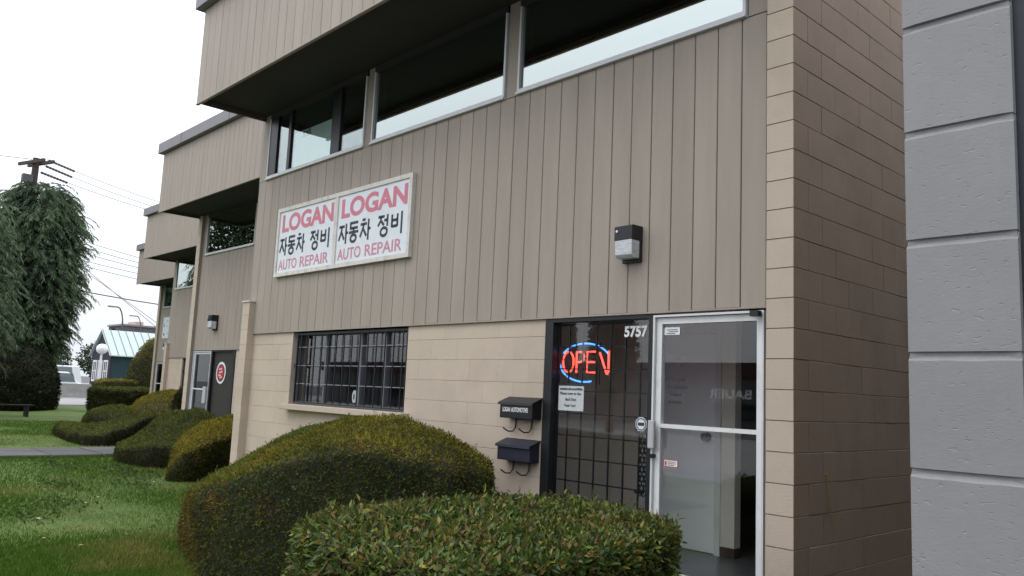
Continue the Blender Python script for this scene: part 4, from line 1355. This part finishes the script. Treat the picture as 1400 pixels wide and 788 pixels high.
def street_tree(label, x, y, H, r, seed, group='street trees across the road', n=9000):
    rng = np.random.default_rng(seed)
    R = thing('street_tree', (x, y, G), label, 'tree', group)
    m = MB(); m.tube([(x, y, G-.1), (x, y, G+H*.5), (x, y, G+H*.9)], [.2, .14, .04], 8); m.build('trunk', MT['bark'], R)
    t = rng.random(n); a = rng.random(n)*2*PI
    rr = r*np.sin(np.clip(t*1.05+.12, 0, 1)*PI)**.7*(.8+.4*vnoise(np.c_[np.cos(a), np.sin(a), t*5], 1.7, seed))*rng.random(n)**.4
    P = np.c_[x+np.cos(a)*rr, y+np.sin(a)*rr, G+H*(.22+.78*t)]
    V, F, k = leaves(P, unit(rng.normal(size=(n, 3))), .28, .14, rng, 1.0, False)
    col = np.array([.03, .045, .022])*(.6+.8*rng.random(n))[:, None]
    link('crown', np_mesh('crown', V-np.array([x, y, G]), F, MT['needle'], np.repeat(col, k, 0)), R, kind='stuff')
street_tree('dark dense tree across the street, seen reflected in the storefront', -22.7, -25.0, 8.6, 1.15, 61)
street_tree('dark dense tree across the street, seen only at the edge of the storefront glass', -27.0, -25.5, 8.0, 1.15, 62)
street_tree('large dark tree by the kerb, seen reflected in the upper window of the second unit', -36.2, -9.0, 13.0, 4.3, 63, n=26000)

# ------------------------------------------------------------------ lawn cover
def grass():
    rng = np.random.default_rng(77)
    n = 360000
    # nearer ground gets more blades
    d = 7+ (rng.random(n)**1.7)*24
    a = np.radians(rng.uniform(-4, 40, n))
    # fan from the camera towards -X
    cx, cy = 2.67, -5.03
    yawc = math.radians(47.07)
    ang = yawc + np.radians(rng.uniform(-6, 46, n))
    x = cx-np.sin(ang)*d*1.0; y = cy+np.cos(ang)*d
    keep = (x < -2.6) & (x > -42) & ~((x > -16.55) & (x < -14.45) & (y > -6) & (y < 2.2)) & (y < 6)
    x, y = x[keep], y[keep]; n = len(x)
    P = np.c_[x, y, np.full(n, G-.01)]
    hgt = (.015+.022*rng.random(n))*(.7+.8*vnoise(P, 1.2, 71))
    th = rng.random(n)*2*PI
    lean = rng.normal(size=(n, 2))*.55
    tip = P+np.c_[lean*hgt[:, None], hgt+.02]
    wv = np.c_[np.cos(th), np.sin(th), np.zeros(n)]*(.0045+.00022*np.hypot(x-cx, y-cy))[:, None]
    V = np.stack([P-wv, P+wv, tip], 1).reshape(-1, 3)
    F = np.arange(n*3).reshape(n, 3)
    pt = np.clip((vnoise(P, .5, 72)*.5+vnoise(P, 2.2, 73)*.5-.46)*3.2, 0, 1)[:, None]
    col = np.array([.070, .134, .016])*(1-pt)+np.array([.205, .182, .050])*pt
    col = col*(.65+.7*rng.random(n))[:, None]
    o = link('grass', np_mesh('grass', V, F, MT['grassblade'], np.repeat(col, 3, 0)))
    tag(o, 'short mown grass with yellowish patches on the lawn', 'grass', kind='stuff')
grass()
def weeds():
    rng = np.random.default_rng(91)
    n = 1500
    c = np.array([[-10.6, -.35], [-11.2, -.2], [-12.0, -.25], [-9.6, -.75], [-8.2, -2.1], [-9.9, -1.6], [-7.4, -2.6], [-12.6, -.9]])
    q = c[rng.integers(0, len(c), n)]+rng.normal(size=(n, 2))*np.array([.35, .16])
    P = np.c_[q, G+.015+.03*rng.random(n)]
    V, F, k = leaves(P, np.tile(np.array([0, 0, .3]), (n, 1)), .05, .03, rng, .8, True, .3)
    col = np.array([.075, .115, .035])*(.6+.9*rng.random(n))[:, None]
    o = link('weeds', np_mesh('weeds', V, F, MT['leaf'], np.repeat(col, k, 0)))
    tag(o, 'low broad leaved weeds growing in the lawn near the hedges', 'weeds', kind='stuff')
weeds()
m = MB()
m.add([(0, 0, 0), (.03, .022, .008), (.075, .0, .004), (.03, -.022, .01), (.035, 0, .016)], [(0, 1, 4), (1, 2, 4), (2, 3, 4), (3, 0, 4)])
lfm = m.mesh('fallen_leaf', MT['fallen'])
rl = random.Random(12)
for i in range(20):
    d = rl.uniform(8, 19); an = math.radians(47.07+rl.uniform(10, 30))
    o = link('fallen_leaf', lfm, None, (2.67-math.sin(an)*d, -5.03+math.cos(an)*d, G+.05))
    o.rotation_euler = (rl.uniform(-.4, .4), rl.uniform(-.4, .4), rl.uniform(0, 6.28)); o.scale = [rl.uniform(.45, 1.0)]*3
    tag(o, 'small pale fallen leaf lying on the lawn', 'leaf', 'fallen leaves on the lawn')

# ------------------------------------------------------------------ bench under the tree
R = thing('picnic_bench', (-30.2, 2.0, G), 'dark low wooden bench under the trees at the left edge', 'bench')
m = MB()
for i in range(3): m.box(-30.5+.14*i, -30.38+.14*i, .9, 2.75, G+.38, G+.42)
m.build('seat', MT['bench'], R)
for y in (1.1, 2.55):
    m = MB(); m.box(-30.5, -30.1, y-.04, y+.04, G, G+.38); m.build('leg', MT['bench'], R)

# ------------------------------------------------------------------ globe lamp, house, barrier, van
R = thing('globe_lamp', (-52, 11.3, G), 'white globe lamp on a slim pale post in front of the green roofed house', 'lamp')
m = MB(); m.tube([(-52, 11.3, G), (-52, 11.3, 2.3)], [.09, .065], 10); m.build('post', MT['white'], R)
m = MB(); m.lathe(-52, 11.3, [(0.02, 2.28), (.14, 2.29), (.30, 2.42), (.335, 2.58), (.30, 2.74), (.19, 2.86), (.02, 2.90)], 18); m.build('globe', MT['globe'], R, smooth=True)

R = thing('house', (-72, 17.2, G), 'small dark house with pale green ribbed metal roof', 'building')
xl, xr, xc, yg, ye = -74.5, -69.6, -72.05, 17.3, 27.0
m = MB(); m.prism([(xl, .1), (xr, .1), (xr, 2.75), (xc, 4.7), (xl, 2.75)], 'y', yg, yg+.2); m.build('gable_wall', MT['house_dark'], R)
m = MB(); m.box(xr-.2, xr, yg+.2, ye, .1, 2.75); m.build('side_wall', MT['house_teal'], R)
m = MB(); m.box(xl, xr+.05, yg-.05, ye, G-.1, .1); m.build('brick_base', MT['brick_grey'], R)
m = MB()
m.add([(xc, yg-.2, 4.85), (xc, ye, 4.85), (xr+.35, ye, 2.68), (xr+.35, yg-.2, 2.68), (xc, yg-.2, 4.76), (xc, ye, 4.76), (xr+.35, ye, 2.59), (xr+.35, yg-.2, 2.59)],
      [(0, 1, 2, 3), (7, 6, 5, 4), (0, 4, 5, 1), (1, 5, 6, 2), (2, 6, 7, 3), (3, 7, 4, 0)])
m.add([(xc, yg-.2, 4.85), (xc, ye, 4.85), (xl-.35, ye, 2.68), (xl-.35, yg-.2, 2.68), (xc, yg-.2, 4.76), (xc, ye, 4.76), (xl-.35, ye, 2.59), (xl-.35, yg-.2, 2.59)],
      [(0, 3, 2, 1), (7, 4, 5, 6), (0, 1, 5, 4), (1, 2, 6, 5), (2, 3, 7, 6), (3, 0, 4, 7)])
rf = m.build('roof', MT['roof_green'], R)
for i in range(15):
    y = yg-.15+i*.62
    m = MB(); m.add([(xc, y, 4.90), (xc, y+.06, 4.90), (xr+.35, y+.06, 2.73), (xr+.35, y, 2.73), (xc, y, 4.84), (xc, y+.06, 4.84), (xr+.35, y+.06, 2.67), (xr+.35, y, 2.67)],
                    [(0, 1, 2, 3), (7, 6, 5, 4), (0, 4, 5, 1), (1, 5, 6, 2), (2, 6, 7, 3), (3, 7, 4, 0)])
    m.build('roof_rib', MT['coping'], rf)
for i in range(3):
    x0 = xl+.55+i*1.42
    m = MB(); frame_box(m, x0, x0+1.05, .45, 2.25, yg-.06, yg+.02, .14); m.box(x0+.48, x0+.57, yg-.055, yg+.01, .59, 2.11); m.box(x0+.14, x0+.91, yg-.05, yg+.005, 1.3, 1.38)
    wo_ = m.build('window', MT['white'], R)
    m = MB(); m.box(x0+.14, x0+.91, yg-.02, yg-.012, .59, 2.11); m.build('pane', MT['glass_dark'], wo_)
m = MB(); m.box(xc+.4, xc+1.0, yg-.5, yg-.01, 3.25, 3.4); m.build('gable_lamp', MT['white'], R)

R = thing('concrete_barrier', (-60, 12.3, G), 'pale grey concrete barrier block beside the road', 'barrier')
m = MB(); m.prism([(-60.35, G), (-59.65, G), (-59.75, G+.3), (-59.85, .32), (-60.15, .32), (-60.25, G+.3)], 'y', 11.2, 13.2); m.build('block', MT['concrete'], R, bevel=.03)

def car(name, label, cat, x, y, L, W, H, van=False):
    R = thing(name, (x, y, G), label, cat)
    prof = [(-L/2, .3), (-L/2, .75), (-L/2+.9, .95), (-L/2+1.45, H-.05), (-L/2+1.8, H), (L/2-.35, H), (L/2-.05, .95), (L/2, .6), (L/2, .3)] if van else \
           [(-L/2, .3), (-L/2+.03, .72), (-L/2+1.1, .90), (-L/2+1.8, H-.05), (-L/2+2.1, H), (L/2-1.2, H-.02), (L/2-.5, .98), (L/2, .85), (L/2, .3)]
    m = MB(); m.prism([(y+u, G+v) for u, v in prof], 'x', x-W/2, x+W/2); m.build('body', MT['car_white'], R, bevel=.06)
    m = MB()
    m.prism([(y-L/2+1.7, G+1.0), (y-L/2+2.0, G+H-.12), (y+L/2-.9, G+H-.12), (y+L/2-.7, G+1.0)], 'x', x+W/2-.01, x+W/2+.012)
    m.build('side_window', MT['glass_dark'], R)
    m = MB(); m.add([(x-W/2+.15, y-L/2+1.02, G+1.0), (x+W/2-.15, y-L/2+1.02, G+1.0), (x+W/2-.2, y-L/2+1.40, G+H-.18), (x-W/2+.2, y-L/2+1.40, G+H-.18)], [(0, 1, 2, 3)])
    m.build('windscreen', MT['glass_dark'], R)
    for u in (-L/2+.8, L/2-.8):
        for s in (-1, 1):
            m = MB(); m.tube([(x+s*(W/2-.22), y+u, G+.32), (x+s*(W/2+.01), y+u, G+.32)], .32, 16); wh = m.build('wheel', MT['tyre'], R)
            m = MB(); m.tube([(x+s*(W/2+.0), y+u, G+.32), (x+s*(W/2+.02), y+u, G+.32)], .19, 12); m.build('rim', MT['steel'], wh)
    for s in (-1, 1):
        m = MB(); m.box(x+s*W*.33-.16, x+s*W*.33+.16, y-L/2-.02, y-L/2+.1, G+.58, G+.74); m.build('headlight', MT['globe'], R)
    return R
car('parked_car', 'white parked car behind the concrete barrier', 'car', -65.5, 11.9, 4.5, 1.8, 1.75)
car('parked_van', 'white parked van half hidden behind the white car', 'van', -70.0, 12.6, 5.2, 2.0, 2.25, True)

R = thing('red_sign', (-47.5, 12.35, G), 'small red sign on a post beside the farthest unit', 'sign')
m = MB(); m.tube([(-47.5, 12.35, G), (-47.5, 12.35, 1.3)], .04, 8); m.build('post', MT['red'], R)
m = MB(); m.box(-47.46, -47.42, 12.15, 12.55, .95, 1.5); m.box(-47.46, -47.42, 12.25, 12.45, 1.5, 2.2); m.build('board', MT['red'], R, bevel=.01)
m = MB(); m.box(-47.42, -47.415, 12.24, 12.46, 1.08, 1.3); m.build('label_plate', MT['white'], R)

# ------------------------------------------------------------------ utility pole and wires
R = thing('utility_pole', (-47, 5.3, G), 'dark wooden utility pole with crossarms rising behind the conifer', 'utility pole')
px, py = -47.0, 5.45
m = MB(); m.tube([(px, py, G), (px, py, 12.5)], [.22, .17], 10); m.build('pole', MT['pole'], R)
for off in (-.22, .24):
    m = MB()
    d = Vector((.95, .32, 0)).normalized()
    a, b = Vector((px, py+off, 12.25))-d*1.15, Vector((px, py+off, 12.25))+d*1.15
    nrm = Vector((-d.y, d.x, 0))*.06
    up_ = Vector((0, 0, .085))
    m.add([a+nrm+up_, a-nrm+up_, a-nrm-up_, a+nrm-up_, b+nrm+up_, b-nrm+up_, b-nrm-up_, b+nrm-up_],
          [(0, 1, 2, 3), (7, 6, 5, 4), (0, 4, 5, 1), (1, 5, 6, 2), (2, 6, 7, 3), (3, 7, 4, 0)])
    m.build('crossarm', MT['pole'], R)
m = MB(); m.tube([(px+.35, py+.5, 9.4), (px+.35, py+.5, 10.3)], .26, 12); m.build('transformer', MT['street_wall'], R)
m = MB(); m.box(px-.1, px+.3, py-.6, py-.1, 11.1, 11.5); m.build('switch_box', MT['street_wall'], R)
def wire(pts, label, r=.017, ins=True, n=24):
    R = thing('power_line', pts[0], label, 'power line', 'overhead power lines')
    a, b = Vector(pts[0]), Vector(pts[1])
    q = []
    for i in range(n+1):
        t = i/n; v = a.lerp(b, t); v.z -= 4*pts[2]*t*(1-t); q.append(tuple(v))
    m = MB(); m.tube(q, r, 5); m.build('cable', MT['wire'], R)
    if ins:
        d = (Vector(q[1])-a).normalized()
        m = MB()
        for k in range(9):
            c = a+d*(.15+.19*k); m.tube([c, c+d*.10], .075, 8)
        m.build('insulator_string', MT['porcelain'], R)
for i, (za, zb, ya) in enumerate(((12.5, 12.15, 5.9), (12.15, 11.7, 5.8), (11.75, 11.5, 5.6))):
    wire([(px+.2, ya, za), (-52.5, 18.0, zb), .25], ('topmost', 'middle', 'lowest')[i]+' of the three power lines with insulator strings at the pole')
for i, (za, zb) in enumerate(((10.35, 9.15), (9.9, 8.85), (9.5, 8.5), (8.95, 8.2), (8.6, 7.7))):
    wire([(-60, 11.0, za+.1), (-60, 20.0, zb), .1], ('highest', 'second highest', 'middle', 'second lowest', 'lowest')[i]+' thin line of the five overhead lines between conifer and units', .02, False)
wire([(-50, 8.6, 5.9), (-50, 18.0, 5.4), .1], 'thick lone overhead cable just above the green roof', .035, False)
for i, zb in enumerate((3.6, 4.2)):
    wire([(-60, 11.5, 8.75-.25*i), (-60, 20.0, zb-.8), .0], ('lower', 'upper')[i]+' of the two steeply sloping overhead lines above the green roof', .02, False)
wire([(px, py-.2, 12.4), (-49, -14, 12.1), .3], 'overhead line running left from the utility pole', .018, False)

# street lamps and far blocks
def street_lamp(x, y, H, arm, label):
    R = thing('street_lamp', (x, y, G), label, 'street lamp', 'street lamps beyond the house')
    pts = [(x, y, G), (x, y, H*.75)] + [(x, y-arm*.5*(1-math.cos(t)), H*.75+(H*.25)*math.sin(t)) for t in (.4, .8, 1.2, 1.5)] + [(x, y-arm*.8, H)]
    m = MB(); m.tube(pts, [.14, .12]+[.09]*5, 8); m.build('pole', MT['street_wall'], R)
    m = MB(); m.box(x-.18, x+.18, y-arm*.8-.75, y-arm*.8, H-.1, H+.1); m.build('lamp_head', MT['coping'], R, bevel=.04)
street_lamp(-110, 30.8, 9.9, 1.6, 'tall street lamp with curved arm just behind the green roof')
street_lamp(-150, 46.7, 11.8, 1.8, 'farther street lamp in front of the pale tower')
R = thing('apartment_tower', (-300, 97, G), 'distant pale stepped tower on the skyline', 'building')
m = MB(); m.box(-310, -300, 93.6, 101, G, 18.2); m.box(-310, -301, 94.6, 99.9, 18.2, 19.2); m.build('wall', MT['tower_w'], R)
m = MB(); m.box(-309, -300.5, 95.8, 98.4, 19.2, 20.6); m.build('penthouse', MT['tower_p'], R)
for k in range(5):
    m = MB(); m.box(-299.9, -299.8, 94.2, 100.4, 9+k*1.9, 9.8+k*1.9); m.build('window_band', MT['glass_dark'], R)
R = thing('distant_building', (-200, 66, G), 'long low dark building on the skyline behind the green roof', 'building')
m = MB(); m.box(-205, -195, 58, 85, G, 12.6); m.build('wall', MT['street_wall'], R)
m = MB(); m.box(-205.3, -194.7, 57.7, 85.3, 12.6, 13.0); m.build('roof_edge', MT['coping'], R)
rng0 = random.Random(5)
for i in range(5):
    street_tree(['dark tree far behind the parked white car', 'dark tree far behind the parked van', 'dark tree far beyond the road, left of the conifer trunk', 'dark tree far beyond the road behind the clipped bush', 'dark tree far beyond the road near the house'][i],
                -95+rng0.uniform(-4, 4), 4+5.0*i, 5.5+rng0.uniform(0, 1.5), 3.2, 80+i, 'far trees beyond the road')

# building across the street (seen in the door glass)
R = thing('street_building', (-25, -41, G), 'long low building with red parapet across the street, reflected in the door', 'building')
m = MB(); m.box(-75, 20, -52, -40, G, 2.55); m.build('wall', MT['street_wall'], R)
m = MB(); m.box(-75.2, 20.2, -52.2, -39.8, 2.55, 3.45); m.build('parapet', MT['street_red'], R)
bt = put_text('BAUER', -24.1, 1.22, -39.992, .58, MT['sign_grey'], R, .02, 1.05, 3.0)
bt.rotation_euler = (0, 0, PI)
for i in range(14):
    m = MB(); m.box(-70+i*6.2, -66.5+i*6.2, -39.97, -39.9, G+.6, 1.0); m.build('window', MT['glass_dark'], R)
